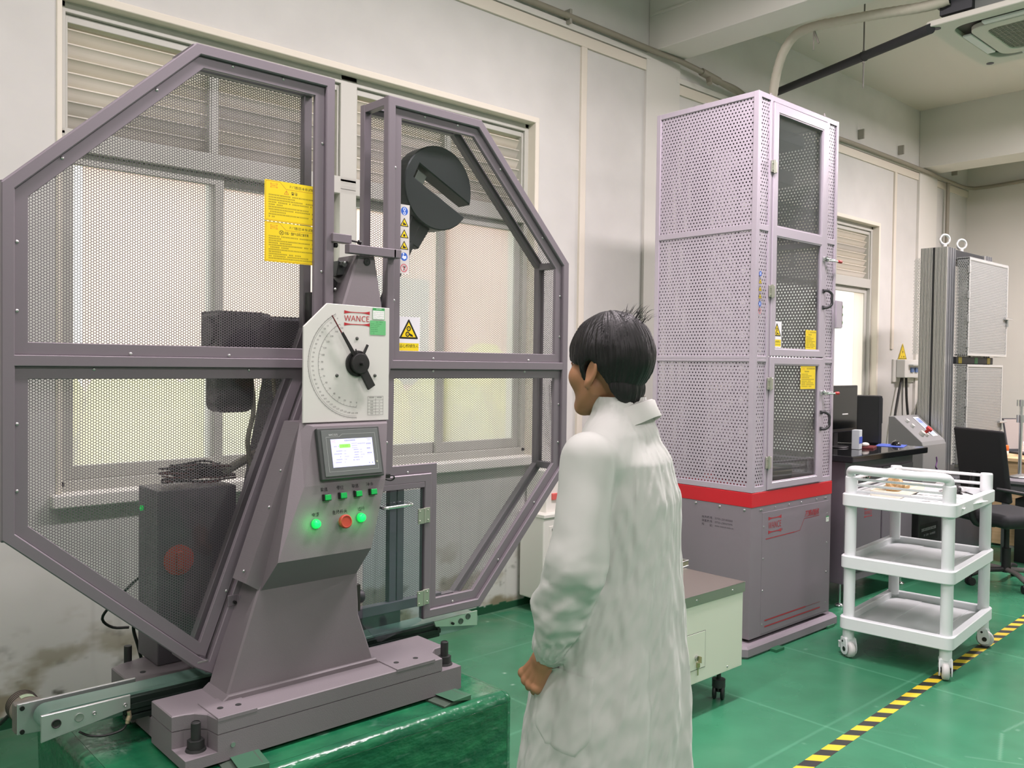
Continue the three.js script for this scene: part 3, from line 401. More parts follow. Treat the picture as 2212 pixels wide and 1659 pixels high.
  for (const [x, y, z] of [[1.515, 1.745, 1.35], [1.56, 1.84, 1.335], [1.16, 0.86, 1.43], [1.275, 1.16, 1.44], [1.235, 1.05, 1.445], [1.315, 1.245, 1.44]]) part('screw', screwG.clone().translate(x, y, z + 0.003), mSteel, W);
  // safety switch box on the column's right side
  part('switch_box', merge([span([1.505, 0.672, 1.4], [1.557, 0.762, 1.462], 0.002), span([1.5, 0.762, 1.38], [1.54, 0.782, 1.44], 0.002)]), std(0x25251f, 0.6), W);
  part('switch_knob', lathe([[0, 0], [0.02, 0], [0.0225, 0.006], [0.0225, 0.022], [0.018, 0.028], [0, 0.028]], 20).rotateZ(-Math.PI / 2).translate(1.557, 0.712, 1.43), std(0x2d3034, 0.5), W);
  { const u = grp('usb_lead', W); part('plug', span([1.605, 1.118, 1.515], [1.628, 1.132, 1.527], 0.002), mBlack, u); part('lead', tube([[1.628, 1.125, 1.521], [1.645, 1.122, 1.52], [1.648, 1.114, 1.518], [1.638, 1.108, 1.515], [1.62, 1.112, 1.505]], 0.0026, 24), mBlack, u); }

  // ----- the two guard halves: tube frames front and back, clear panes in front, perforated sheet behind and round the rim -----
  const ZF = 1.35, ZB = 1.165, T = 0.032;
  const L = [[1.512, 2.447], [1.042, 2.447], [0.528, 1.958], [0.528, 1.02], [1.045, 0.567], [1.105, 0.532], [1.512, 1.612]];
  const R = [[1.725, 2.44], [2.153, 2.437], [2.645, 1.93], [2.645, 1.06], [2.175, 0.553], [1.9, 0.553], [1.9, 1.062], [1.7, 1.062], [1.7, 1.44], [1.725, 1.52]];
  const RB = [[1.725, 2.44], [2.153, 2.437], [2.645, 1.93], [2.645, 1.06], [2.175, 0.553], [1.58, 0.553], [1.6, 1.0], [1.725, 1.52]];
  const guard = (name, label, F, B, rim, bars, panels) => {
    const G = grp(name, W, label);
    part('front_frame', merge([ring(F, T, ZF - T, ZF, 0.003), ...bars.map(([a, b]) => span([a[0], a[1], ZF - T + 0.0006], [b[0], b[1], ZF - 0.0006], 0.003))]), mGuard, G);
    const bi = inset(B, 0.015);
    part('back_frame', merge([ring(B, 0.03, ZB, ZB + 0.03, 0.002), ...bars.slice(0, 1).map(([a, b]) => span([a[0], a[1], ZB + 0.0006], [b[0], b[1], ZB + 0.0294], 0.002)), ...bi.map(([x, y]) => span([x - 0.014, y - 0.014, ZB + 0.01], [x + 0.014, y + 0.014, ZF - 0.01], 0.002))]), mGuard, G);
    part('perforated_sheet', perforated(inset(B, 0.018), 0.0086, 0.0038, true).translate(0, 0, ZB + 0.004), mSheet, G);
    for (const [a, b] of rim) {
      const l = Math.hypot(b[0] - a[0], b[1] - a[1]), u = [(b[0] - a[0]) / l, (b[1] - a[1]) / l], g = perforated([[0.015, 0], [l - 0.015, 0], [l - 0.015, ZF - ZB - 0.05], [0.015, ZF - ZB - 0.05]], 0.0086, 0.0038, false), n = [-u[1], u[0]], sg = inside(B, (a[0] + b[0]) / 2 + n[0] * 0.02, (a[1] + b[1]) / 2 + n[1] * 0.02) ? 1 : -1;
      part('perforated_rim', lay(g, [a[0] + n[0] * sg * 0.006, a[1] + n[1] * sg * 0.006, ZB + 0.025], [u[0], u[1], 0], [0, 0, 1]), mSheet, G);
      part('rim_edge', merge([0.032, ZF - ZB - 0.052].map((h) => { const o = n.map((q) => q * sg * 0.009); const p1 = [a[0] + o[0], a[1] + o[1], ZB + h], p2 = [b[0] + o[0], b[1] + o[1], ZB + h]; const gg = rb(l - 0.02, 0.004, 0.018, 0.001).clone(); const m = new THREE.Matrix4().makeBasis(V(u[0], u[1], 0), V(-u[1], u[0], 0), V(0, 0, 1)); m.setPosition((p1[0] + p2[0]) / 2, (p1[1] + p2[1]) / 2, p1[2]); return gg.applyMatrix4(m); })), mGuard, G);
    }
    for (const q of panels) {
      part('panel_frame', ring(q, 0.034, ZF - 0.03, ZF - 0.014, 0.0015), mGuard, G);
      part('clear_pane', new THREE.ShapeGeometry(poly(inset(q, 0.02))).translate(0, 0, ZF - 0.0305), mPane, G);
      for (let i = 0; i < q.length; i++) { const a = q[i], b = q[(i + 1) % q.length], l = Math.hypot(b[0] - a[0], b[1] - a[1]); if (l < 0.15) continue; const k = l > 0.6 ? [0.2, 0.8] : l > 0.35 ? [0.3, 0.75] : [0.5], n = inset([a, b, [(a[0] + b[0]) / 2 + (q[(i + 2) % q.length][0] - b[0]) * 0.3, (a[1] + b[1]) / 2 + (q[(i + 2) % q.length][1] - b[1]) * 0.3]], 0.007); for (const t of k) part('screw', screwG.clone().translate(n[0][0] + (n[1][0] - n[0][0]) * t, n[0][1] + (n[1][1] - n[0][1]) * t, ZF - 0.014), mSteel, G); }
    }
    return G;
  };
  const slope = (y) => 1.103 + 0.378 * (y - 0.532);
  const GL = guard('left_guard', 'left half of the octagonal guard', L, L, [[L[0], L[1]], [L[1], L[2]], [L[2], L[3]], [L[3], L[4]]], [[[0.54, 1.478], [1.455, 1.509]]],
    [[[1.48, 2.415], [1.055, 2.415], [0.56, 1.944], [0.56, 1.509], [1.44, 1.509], [1.48, 1.615]], [[0.56, 1.478], [0.56, 1.034], [1.054, 0.602], [1.083, 0.59], [1.083 + 0.378 * 0.888, 1.478]]]);
  const GR = guard('right_guard', 'right half of the octagonal guard', R, RB, [[R[0], R[1]], [R[1], R[2]], [R[2], R[3]], [R[3], R[4]]], [[[1.715, 1.478], [2.635, 1.51]]],
    [[[1.757, 2.408], [2.14, 2.405], [2.613, 1.917], [2.613, 1.51], [1.757, 1.51]], [[1.735, 1.478], [2.613, 1.478], [2.613, 1.073], [2.161, 0.585], [1.932, 0.585], [1.932, 1.094], [1.732, 1.094]]]);
  part('stub_bar', merge([span([1.5, 1.903, 1.33], [1.573, 1.932, 1.362], 0.002), span([1.545, 1.867, 1.362], [1.735, 1.897, 1.392], 0.002), span([1.725, 1.867, 1.33], [1.757, 1.897, 1.392], 0.002)]), mGuard, W);
  part('latch_rod', merge([rod([1.573, 1.916, 1.346], [1.612, 1.913, 1.346], 0.0035), rod([1.608, 1.913, 1.346], [1.617, 1.912, 1.346], 0.008), rod([1.512, 1.893, 1.35], [1.522, 1.893, 1.35], 0.008)]), mBlack, W);
  part('corner_plate', merge([span([1.052, 0.577, ZF - 0.016], [1.086, 0.5835, ZF + 0.0005], 0.001)]), mSteel, W);
  { const l = grp('guard_latch', W); part('bracket', merge([span([1.147, 0.735, 1.345], [1.182, 0.77, 1.352], 0.002), span([1.176, 0.737, 1.345], [1.182, 0.768, 1.37], 0.002)]), mGuard, l); part('latch_bolt', rod([1.166, 0.748, 1.35], [1.166, 0.748, 1.362], 0.005), mBlack, l); }
  // print and stickers on the panes
  const yellow = (second) => canvas(740, 560, (g, w, h) => {
    g.fillStyle = '#e8cd10'; g.beginPath(); g.roundRect(0, 0, w, h, 20); g.fill(); g.strokeStyle = '#b06a20'; g.lineWidth = 5; g.beginPath(); g.moveTo(16, h - 30); g.lineTo(16, 30); g.quadraticCurveTo(16, 14, 32, 14); g.lineTo(215, 14); g.lineTo(300, 100); g.lineTo(w - 32, 100); g.quadraticCurveTo(w - 16, 100, w - 16, 116); g.lineTo(w - 16, h - 30); g.quadraticCurveTo(w - 16, h - 14, w - 32, h - 14); g.lineTo(32, h - 14); g.quadraticCurveTo(16, h - 14, 16, h - 30); g.stroke();
    g.fillStyle = '#d4622a'; maker(g, 80, 40, 100, 62, '#cf5a26'); write(g, 'P/T', 350, 34, 46, { color: '#3a3008', font: 'monospace' }); write(g, '摆锤冲击试验机', 428, 36, 44, { color: '#3a3008', w: 0.085 }); g.fillStyle = '#3a3008';
    if (second) { g.lineWidth = 6; g.strokeStyle = '#2c2608'; g.beginPath(); g.arc(238, 140, 30, 0, 7); g.stroke(); g.beginPath(); g.moveTo(220, 122); g.lineTo(256, 158); g.moveTo(256, 122); g.lineTo(220, 158); g.stroke(); write(g, '检修、维护与保养注意事项', 284, 118, 44, { color: '#3a3008', w: 0.08, squeeze: 0.62 }); }
    else { g.lineWidth = 5; g.strokeStyle = '#b8442a'; g.beginPath(); g.moveTo(306, 118); g.lineTo(336, 168); g.lineTo(276, 168); g.closePath(); g.stroke(); g.beginPath(); g.moveTo(306, 132); g.lineTo(306, 152); g.moveTo(306, 158); g.lineTo(306, 162); g.stroke(); write(g, '警告', 372, 122, 48, { color: '#3a3008', w: 0.08 }); }
    const rows = second ? [1, 0.24, 1, 0.5, 1, 0.42, 1, 0.26, 0.7, 0.86, 1] : [1, 0.55, 1, 1, 0.3, 0.84, 1, 0.34, 1, 0.12];
    rows.forEach((l, i) => smallPrint(g, 58, 192 + i * (second ? 31 : 33), 660, 21, '#4a4008', l));
  });
  decal('warning_sticker', yellow(false), 0.185, 0.131, [1.3665, 2.0175, ZF - 0.0285], GL); decal('maintenance_sticker', yellow(true), 0.184, 0.128, [1.367, 1.8855, ZF - 0.0285], GL);
  const picto = canvas(120, 660, (g, w, h) => {
    g.fillStyle = '#cfccc8'; g.fillRect(0, 0, w, h); const cx = 60;
    const blue = (y) => { g.fillStyle = '#2a5fc0'; g.beginPath(); g.arc(cx, y, 40, 0, 7); g.fill(); };
    blue(62); g.strokeStyle = '#cfd8ee'; g.lineWidth = 8; g.beginPath(); g.arc(cx, 44, 12, 0, 7); g.stroke(); g.beginPath(); g.moveTo(cx, 56); g.lineTo(cx + 4, 74); g.arc(cx, 82, 11, -1, 4); g.stroke();
    for (const y of [172, 282, 392]) { triangle(g, cx, y, 70); g.fillStyle = '#1c1a10'; g.beginPath(); if (y === 282) g.arc(cx, y + 12, 13, 0, 7); else { g.moveTo(cx - 10, y - 10); g.lineTo(cx + 4, y + 6); g.lineTo(cx + 22, y + 12); g.lineTo(cx + 18, y + 24); g.lineTo(cx - 18, y + 24); g.closePath(); } g.fill(); }
    blue(498); g.fillStyle = '#dbe4f4'; g.beginPath(); g.moveTo(36, 508); g.lineTo(50, 478); g.lineTo(62, 492); g.lineTo(84, 486); g.lineTo(88, 512); g.lineTo(62, 524); g.closePath(); g.fill(); g.beginPath(); g.arc(54, 470, 9, 0, 7); g.fill();
    g.strokeStyle = '#c9646e'; g.lineWidth = 9; g.beginPath(); g.arc(cx, 606, 36, 0, 7); g.stroke(); g.strokeStyle = '#3a3236'; g.lineWidth = 8; g.beginPath(); g.moveTo(60, 582); g.lineTo(60, 632); g.moveTo(44, 596); g.lineTo(78, 604); g.moveTo(60, 606); g.lineTo(80, 586); g.stroke(); g.strokeStyle = '#c9646e'; g.lineWidth = 7; g.beginPath(); g.moveTo(36, 580); g.lineTo(84, 632); g.stroke();
  });
  decal('safety_symbols', picto, 0.0455, 0.249, [1.8165, 1.948, ZF - 0.0285], GR);
  const caution = canvas(340, 480, (g, w, h) => { g.fillStyle = '#e6e4ea'; g.fillRect(0, 0, w, h); triangle(g, 168, 165, 210); gears(g, 168, 182, 210); g.fillStyle = '#e9d21a'; g.fillRect(16, 330, 308, 128); write(g, '当心机械伤人', 26, 342, 48, { color: '#4a4410', w: 0.1, squeeze: 0.98 }); g.font = '26px sans-serif'; g.fillStyle = '#4a4410'; g.save(); g.translate(24, 440); g.scale(292 / g.measureText('CAUTION MECHANICAL INJURY').width, 1); g.fillText('CAUTION MECHANICAL INJURY', 0, 0); g.restore(); });
  decal('caution_sign', caution, 0.0985, 0.139, [1.841, 1.5985, ZF - 0.0285], GR);
  // loading door: clear sheet with a cut corner, hinges, chrome handle
  const D = grp('loading_door', W, 'hinged clear loading door');
  part('door_sheet', (() => { const s = [[1.632, 1.04], [1.884, 1.04], [1.884, 0.552], [1.71, 0.512], [1.695, 0.515], [1.632, 0.59]]; return plate(s, ZF + 0.004, ZF + 0.009, 0.0008); })(), new THREE.MeshPhysicalMaterial({ color: 0xe9eff2, roughness: 0.06, transmission: 1, thickness: 0, ior: 1.49 }), D);
  part('top_rail', span([1.63, 1.043, ZF - 0.025], [1.9, 1.064, ZF], 0.002), mGuard, D);
  for (const y of [0.94, 0.637]) part('hinge', merge([span([1.862, y - 0.028, ZF + 0.009], [1.89, y + 0.028, ZF + 0.013], 0.001), span([1.893, y - 0.028, ZF], [1.922, y + 0.028, ZF + 0.005], 0.001), rod([1.8915, y - 0.026, ZF + 0.009], [1.8915, y + 0.026, ZF + 0.009], 0.006), ...[[1.87, 0.018], [1.87, -0.018], [1.912, 0.018], [1.912, -0.018]].map(([x, d]) => screwG.clone().scale(0.7, 0.7, 0.7).translate(x, y + d, x < 1.89 ? ZF + 0.013 : ZF + 0.005))]), std(0xb8bbad, 0.35, 0.8), D);
  part('handle', merge([tube([[1.7, 0.99, ZF + 0.009], [1.7, 0.99, ZF + 0.03], [1.712, 0.99, ZF + 0.036], [1.81, 0.993, ZF + 0.036], [1.822, 0.993, ZF + 0.03], [1.822, 0.993, ZF + 0.009]], 0.006, 40)]), std(0xe4e6e6, 0.12, 1), D);
  part('rear_bar', merge([span([1.857, 0.56, ZB - 0.005], [1.888, 1.03, ZB + 0.022], 0.002), span([1.892, 0.56, ZB - 0.005], [1.922, 1.03, ZB + 0.022], 0.002), span([1.6, 0.553, ZB], [2.1, 0.59, ZB + 0.032], 0.002)]), std(0x77717a, 0.45, 0.2), W);
  part('specimen_tray', merge([span([1.58, 0.46, 1.185], [1.905, 0.555, 1.195], 0.002), span([1.58, 0.452, 1.185], [1.9, 0.462, 1.33], 0.002)]), std(0x4f5652, 0.5, 0.2), W);

  // ----- pendulum raised to the right -----
  const pen = grp('pendulum', W, 'raised hammer pendulum'), hx = 1.996, hy = 2.162, ax = 1.665, ay = 1.496, th = Math.atan2(hy - ay, hx - ax), HR = 0.158;
  const disc = new THREE.Shape(), cut = 0.029; const a0 = Math.asin(cut / HR);
  // drawn with the arm along +y and the slot opening along +x, then turned
  disc.absarc(0, 0, HR, a0, 2 * Math.PI - a0, false); disc.lineTo(-0.115, -cut); disc.lineTo(-0.115, cut); disc.closePath();
  const turn = (g) => g.rotateZ(th - Math.PI / 2).translate(hx, hy, 0);
  part('hammer', turn(extr(disc, 0.075, 1.215, 0.004)), std(0x3c4041, 0.45, 0.5), pen);
  part('striker', turn(span([-0.1, -0.02, 1.235], [-0.055, 0.02, 1.268], 0.003)), std(0x8c908c, 0.4, 0.6), pen);
  part('arm', merge([rod([ax, ay, 1.252], [ax + (hx - ax) * 0.82, ay + (hy - ay) * 0.82, 1.252], 0.019), (() => { const c = [Math.cos(th), Math.sin(th)], n = [-c[1], c[0]]; const q = (r, w) => [ax + c[0] * r + n[0] * w, ay + c[1] * r + n[1] * w]; return plate([q(0.5, -0.035), q(0.62, -0.05), q(0.62, 0.05), q(0.5, 0.035)], 1.235, 1.27, 0.003); })()]), std(0x3a3d3e, 0.4, 0.6), pen);
  part('shaft', rod([ax, ay, 1.1], [ax, ay, 1.36], 0.03, 20), mSteel, pen);

  // ----- specimen conveyor running through the base -----
  const cv = grp('specimen_conveyor', W, 'belt conveyor with aluminium side plates');
  const belt = (() => { const s = new THREE.Shape(), x0 = 0.672, x1 = 2.2, y0 = 0.446, y1 = 0.508, r = (y1 - y0) / 2; s.absarc(x1, (y0 + y1) / 2, r, -Math.PI / 2, Math.PI / 2); s.absarc(x0, (y0 + y1) / 2, r, Math.PI / 2, Math.PI * 1.5); s.closePath(); return extr(s, 0.082, 1.188, 0.001); })();
  part('belt', belt, std(0x6f9183, 0.32), cv);
  part('rail', merge([span([0.86, 0.452, 1.265], [2.02, 0.5, 1.292], 0.001), span([0.86, 0.468, 1.29], [2.02, 0.484, 1.3], 0.001), span([0.86, 0.436, 1.27], [1.3, 0.45, 1.3], 0.001)]), std(0x23302a, 0.45, 0.4), cv);
  const rp = (z0, z1, x0, x1) => plate([[x0, 0.437], [x1, 0.437 + 0.036], [x1, 0.5125], [x0, 0.5125]], z0, z1, 0.0015);
  part('side_plate', rp(1.292, 1.302, 0.634, 0.872), mAlu, cv);
  part('back_plate', plate([[0.604, 0.425], [0.66, 0.42], [0.93, 0.47], [0.93, 0.513], [0.604, 0.513]], 1.162, 1.172, 0.0015), mAlu, cv);
  for (const [x, y] of [[0.616, 0.5], [0.616, 0.432]]) part('plate_bolt', rod([x, y, 1.168], [x, y, 1.176], 0.0065), mBlack, cv);
  part('bearing', merge([lathe([[0.0065, 0.001], [0.0095, 0.001], [0.0105, 0.003], [0.0125, 0.003], [0.0125, 0]], 24).rotateX(Math.PI / 2).translate(0.672, 0.482, 1.302), new THREE.CylinderGeometry(0.0065, 0.0065, 0.001, 16).rotateX(Math.PI / 2).translate(0.672, 0.482, 1.3025)]), std(0x3a3b3a, 0.4, 0.6), cv);
  part('bearing', merge([lathe([[0, 0.002], [0.01, 0.002], [0.0105, 0.003], [0.0122, 0.003], [0.0122, 0]], 24).rotateX(Math.PI / 2).translate(0.731, 0.4845, 1.302)]), std(0x8d9a90, 0.4, 0.5), cv);
  for (const [x, y] of [[0.771, 0.486], [0.856, 0.488]]) part('cap_screw', lathe([[0, 0.001], [0.0028, 0.001], [0.003, 0.004], [0.0055, 0.004], [0.0055, 0]], 14).rotateX(Math.PI / 2).translate(x, y, 1.302), mSteel, cv);
  part('end_plate', plate([[1.995, 0.495], [2.2, 0.462], [2.2, 0.521], [1.985, 0.518]], 1.292, 1.302, 0.0015), std(0xaecbb8, 0.4, 0.4), cv);
  for (const [x, y] of [[2.151, 0.507], [2.115, 0.495]]) part('bearing', lathe([[0, 0.002], [0.0085, 0.002], [0.009, 0.0035], [0.0112, 0.0035], [0.0112, 0]], 24).rotateX(Math.PI / 2).translate(x, y, 1.302), std(0x55665c, 0.4, 0.5), cv);
  for (const [x, y] of [[2.072, 0.495], [2.0, 0.487]]) part('cap_screw', rod([x, y, 1.302], [x, y, 1.312], 0.005), mBlack, cv);
  const mo = grp('conveyor_motor', W, 'small finned gear motor of the conveyor');
  part('gear_head', span([0.6, 0.424, 1.125], [0.672, 0.508, 1.16], 0.004), std(0x7d7872, 0.45, 0.4), mo);
  part('motor_body', lathe([[0, 0], [0.036, 0], [0.041, 0.006], [0.041, 0.075], [0.036, 0.08], [0, 0.08]], 28).rotateX(-Math.PI / 2).translate(0.642, 0.468, 1.122), std(0x8d8478, 0.5, 0.3), mo);
  for (let i = 0; i < 4; i++) part('fin', new THREE.TorusGeometry(0.0415, 0.0018, 6, 28).translate(0.642, 0.468, 1.05 + i * 0.012), std(0x4a443e, 0.5, 0.3), mo);
  part('rating_label', new THREE.CylinderGeometry(0.0418, 0.0418, 0.03, 16, 1, true, 2.6, 0.9).rotateX(Math.PI / 2).translate(0.642, 0.468, 1.098), std(0xb9cfae, 0.5), mo);
  part('motor_cable', tube([[0.61, 0.45, 1.06], [0.575, 0.4, 1.0], [0.53, 0.5, 0.85], [0.45, 0.75, 0.6], [0.4, 1.0, 0.4]], 0.006, 30), mBlack, W);
  { const s = grp('sensor_plug', W); part('connector', merge([rod([0.869, 0.452, 1.302], [0.867, 0.466, 1.302], 0.006), rod([0.864, 0.44, 1.303], [0.869, 0.452, 1.302], 0.0075), rod([0.862, 0.432, 1.303], [0.864, 0.44, 1.303], 0.006)]), std(0xb7a98c, 0.35, 0.7), s); part('lead', tube([[0.862, 0.432, 1.303], [0.85, 0.418, 1.303], [0.8, 0.412, 1.3], [0.76, 0.42, 1.29], [0.74, 0.43, 1.27]], 0.0035, 24), mBlack, s); }
  // electrical box behind the left guard with coiled cables on top
  const eb = grp('electrical_box', W, 'grey electrical box behind the guard');
  part('cabinet', span([1.033, 0.498, 0.888], [1.3, 1.072, 1.07], 0.004), std(0x5d5a60, 0.5, 0.1), eb);
  part('red_switch', merge([lathe([[0, 0], [0.05, 0], [0.05, 0.008], [0, 0.008]], 28).rotateX(Math.PI / 2).translate(1.1, 0.84, 1.07), span([1.09, 0.81, 1.078], [1.11, 0.87, 1.092], 0.003)]), std(0xb04a40, 0.5), eb);
  for (let i = 0; i < 14; i++) part('cable', tube(Array.from({ length: 9 }, (_, k) => { const a = (k / 8) * 5.6 + i; return [1.2 + (0.05 + 0.09 * rnd()) * Math.cos(a), 1.082 + 0.004 * i + 0.012 * rnd(), 0.98 + (0.04 + 0.05 * rnd()) * Math.sin(a)]; }), 0.0035, 36, 6), i % 4 === 0 ? std(0x5a2f2a, 0.5) : mDark, eb);
  part('cable_bundle', tube([[1.26, 1.1, 1.0], [1.34, 1.15, 1.04], [1.42, 1.19, 1.05], [1.5, 1.2, 1.05]], 0.016, 20), std(0xa8a596, 0.7), eb);
  part('green_lamp', rod([1.033, 1.0, 0.93], [1.026, 1.0, 0.93], 0.009), new THREE.MeshStandardMaterial({ color: 0x18a048, emissive: 0x10c050, emissiveIntensity: 0.7 }), eb);
  part('loose_cable', tube([[1.06, 0.78, 0.9], [1.0, 0.65, 0.75], [0.975, 0.58, 0.7], [1.01, 0.545, 0.7], [1.06, 0.54, 0.72]], 0.005, 30), mBlack, W);
  part('loose_cable', tube([[1.06, 0.6, 0.78], [1.065, 0.54, 0.75], [1.08, 0.48, 0.75], [1.1, 0.41, 0.75], [1.12, 0.38, 0.8]], 0.006, 30), mBlack, W);
  rebase(mach, [1.4, 0.37, 1.3]);
}
// levelling wedges under the base
for (const [x, z, t, l] of [[1.79, 1.625, 0.1, 'two stacked steel levelling wedges under the right front of the grey machine base'], [1.06, 1.63, -0.15, 'rusty steel levelling wedge under the left front of the grey machine base']]) {
  const w = thing('levelling_wedge', l, 'wedge', [x, 0.362, z], t, 'steel levelling wedges');
  part('wedge', plate([[-0.05, 0], [0.05, 0], [0.05, 0.018], [-0.05, 0.006]], -0.06, 0.05, 0.001), std(0x5f6f62, 0.5, 0.5), w); part('wedge', plate([[-0.02, 0.018], [0.065, 0.0175], [0.065, 0.002], [0.05, 0.002]], -0.05, 0.06, 0.001), std(0x4d7a60, 0.5, 0.4), w);
}
// ---------- tall drop-weight tester: perforated tower on a closed cabinet ----------
const mLav = std(0xb2aab4, 0.4, 0.2, { bumpMap: powderBump, bumpScale: 0.0002 }), mLavSheet = std(0xb2aab4, 0.42, 0.15), mChrome = std(0xd8dadb, 0.16, 0.95);
{
  const X0 = 3.93, X1 = 4.77, Z0 = 0.78, Z1 = 1.44, YB = 0.847, YT = 2.925;
  const tw = thing('drop_weight_tester', 'tall lavender perforated tower of a drop weight tester with a red band and glazed doors', 'machine');
  part('foot_slab', slab([[3.85, 0.72], [4.83, 0.72], [4.83, 1.44], [4.8, 1.475], [3.87, 1.475], [3.85, 1.45]], 0, 0.062, 0.012), std(0x8c848b, 0.6), tw);
  part('plinth', span([3.96, 0.06, 0.82], [4.74, 0.085, 1.41], 0), std(0x1b1b1c, 0.7), tw);
  part('cabinet', span([X0, 0.078, Z0], [X1, 0.775, Z1], 0.004), std(0x857d84, 0.5, 0.12, { bumpMap: powderBump, bumpScale: 0.0003 }), tw);
  part('front_cover', span([4.035, 0.09, Z1 - 0.002], [4.735, 0.735, Z1 + 0.0015], 0.001), std(0x857d84, 0.5, 0.12, { bumpMap: powderBump, bumpScale: 0.0003 }), tw);
  part('red_band', span([X0 - 0.002, 0.77, Z0 - 0.002], [X1 + 0.002, YB - 0.002, Z1 + 0.002], 0.002), std(0xc21a26, 0.42), tw);
  // frame of the tower
  const B = []; let dip = 0; const bar = (a, b) => B.push(span([a[0] + dip, a[1], a[2] + dip], [b[0] - dip, b[1] - dip * 0.5, b[2] - dip], 0.002)); const levels = [[YB, 0.878], [1.53, 1.546], [1.546, 1.562], [2.214, 2.246], [2.896, YT]];
  for (const [x, w0, z, w1] of [[X0, 0.028, Z0, 0.028], [X1 - 0.028, 0.028, Z0, 0.028], [X0, 0.028, Z1 - 0.031, 0.031], [X1 - 0.022, 0.022, Z1 - 0.031, 0.031]]) bar([x, YB, z], [x + w0, YT, z + w1]);
  dip = 0.0007;
  for (const [a, b] of levels) { bar([X0, a, Z0], [X0 + 0.028, b, Z1]); bar([X1 - 0.028, a, Z0], [X1, b, Z1]); bar([X0, a, Z0], [X1, b, Z0 + 0.028]); }
  dip = 0.0012;
  bar([X0, 2.896, Z1 - 0.031], [X1, YT, Z1]); bar([X0, YB, Z1 - 0.031], [X1, 0.85, Z1]);
  dip = 0.0018;
  for (const [a, b] of levels) { bar([X0, a, Z1 - 0.031], [4.07, b, Z1]); bar([4.635, a, Z1 - 0.031], [X1, b, Z1]); }
  dip = 0.0004;
  bar([4.045, YB, Z1 - 0.031], [4.07, YT, Z1]); bar([4.635, YB, Z1 - 0.031], [4.665, YT, Z1]);
  part('tower_frame', merge(B), mLav, tw);
  part('roof_panel', span([X0 + 0.01, 2.9, Z0 + 0.01], [X1 - 0.01, 2.91, Z1 - 0.01], 0), mLav, tw);
  const pan = (x0, x1, y0, y1) => perforated([[x0, y0], [x1, y0], [x1, y1], [x0, y1]], 0.0205, 0.0046, false, true);
  for (const [y0, y1] of [[0.878, 1.53], [1.562, 2.214], [2.246, 2.896]]) {
    part('side_sheet', lay(pan(0, 0.625, y0 - 0.004, y1 + 0.004), [X0 + 0.007, 0, Z1 - 0.02], [0, 0, -1], [0, 1, 0]), mLavSheet, tw);
    part('side_sheet', lay(pan(0, 0.625, y0 - 0.004, y1 + 0.004), [X1 - 0.007, 0, Z0 + 0.02], [0, 0, 1], [0, 1, 0]), mLavSheet, tw);
    part('rear_sheet', pan(X0 + 0.02, X1 - 0.02, y0 - 0.004, y1 + 0.004).translate(0, 0, Z0 + 0.008), mLavSheet, tw);
    part('front_strip', pan(3.955, 4.052, y0 - 0.004, y1 + 0.004).translate(0, 0, Z1 - 0.008), mLavSheet, tw);
    part('front_strip', pan(4.66, 4.752, y0 - 0.004, y1 + 0.004).translate(0, 0, Z1 - 0.008), mLavSheet, tw);
  }
  // two glazed doors; the upper one holds two panes
  const pane = new THREE.MeshPhysicalMaterial({ color: 0xe4e8e6, roughness: 0.03, transmission: 1, thickness: 0, ior: 1.5 });
  const wire = dataTex(64, 64, (u, v) => { const a = Math.min(Math.abs(((u + v) % 0.5) - 0.25), Math.abs(((u - v + 1) % 0.5) - 0.25)) < 0.07 ? 1 : 0; return [a, a, a]; }); wire.repeat.set(60, 60);
  const mWire = std(0x6f7371, 0.5, 0.4, { alphaMap: wire, alphaTest: 0.5, side: THREE.DoubleSide });
  const door = (label, y0, y1, panes) => {
    const d = grp('door', tw, label), s = poly([[4.074, y0], [4.632, y0], [4.632, y1], [4.074, y1]]);
    for (const [a, b] of panes) s.holes.push(poly([[4.118, a], [4.118, b], [4.588, b], [4.588, a]]));
    part('door_frame', extr(s, 0.03, Z1 - 0.024, 0.003), mLav, d);
    for (const [a, b] of panes) {
      part('door_pane', new THREE.PlaneGeometry(0.48, b - a + 0.01).translate(4.353, (a + b) / 2, Z1 - 0.004), pane, d);
      part('pane_mesh', new THREE.PlaneGeometry(0.476, b - a + 0.006).translate(4.353, (a + b) / 2, Z1 - 0.014), mWire, d);
      part('pane_bead', ring([[4.116, a - 0.002], [4.59, a - 0.002], [4.59, b + 0.002], [4.116, b + 0.002]], 0.007, Z1 - 0.004, Z1 + 0.003, 0.001), mLav, d);
    }
    return d;
  };
  const d1 = door('upper glazed door', 1.562, 2.892, [[1.6, 2.196], [2.248, 2.843]]), d2 = door('lower glazed door', 0.852, 1.556, [[0.889, 1.518]]);
  for (const [y, d] of [[2.554, d1], [1.902, d1], [1.415, d2], [0.998, d2]]) part('hinge', merge([span([4.048, y - 0.031, Z1 + 0.002], [4.069, y + 0.031, Z1 + 0.01], 0.002), span([4.076, y - 0.031, Z1 + 0.006], [4.097, y + 0.031, Z1 + 0.013], 0.002), rod([4.072, y - 0.035, Z1 + 0.011], [4.072, y + 0.035, Z1 + 0.011], 0.0065), ...[-0.018, 0.018].map((q) => rod([4.058, y + q, Z1 + 0.009], [4.058, y + q, Z1 + 0.013], 0.004))]), std(0xb9bcae, 0.3, 0.8), d);
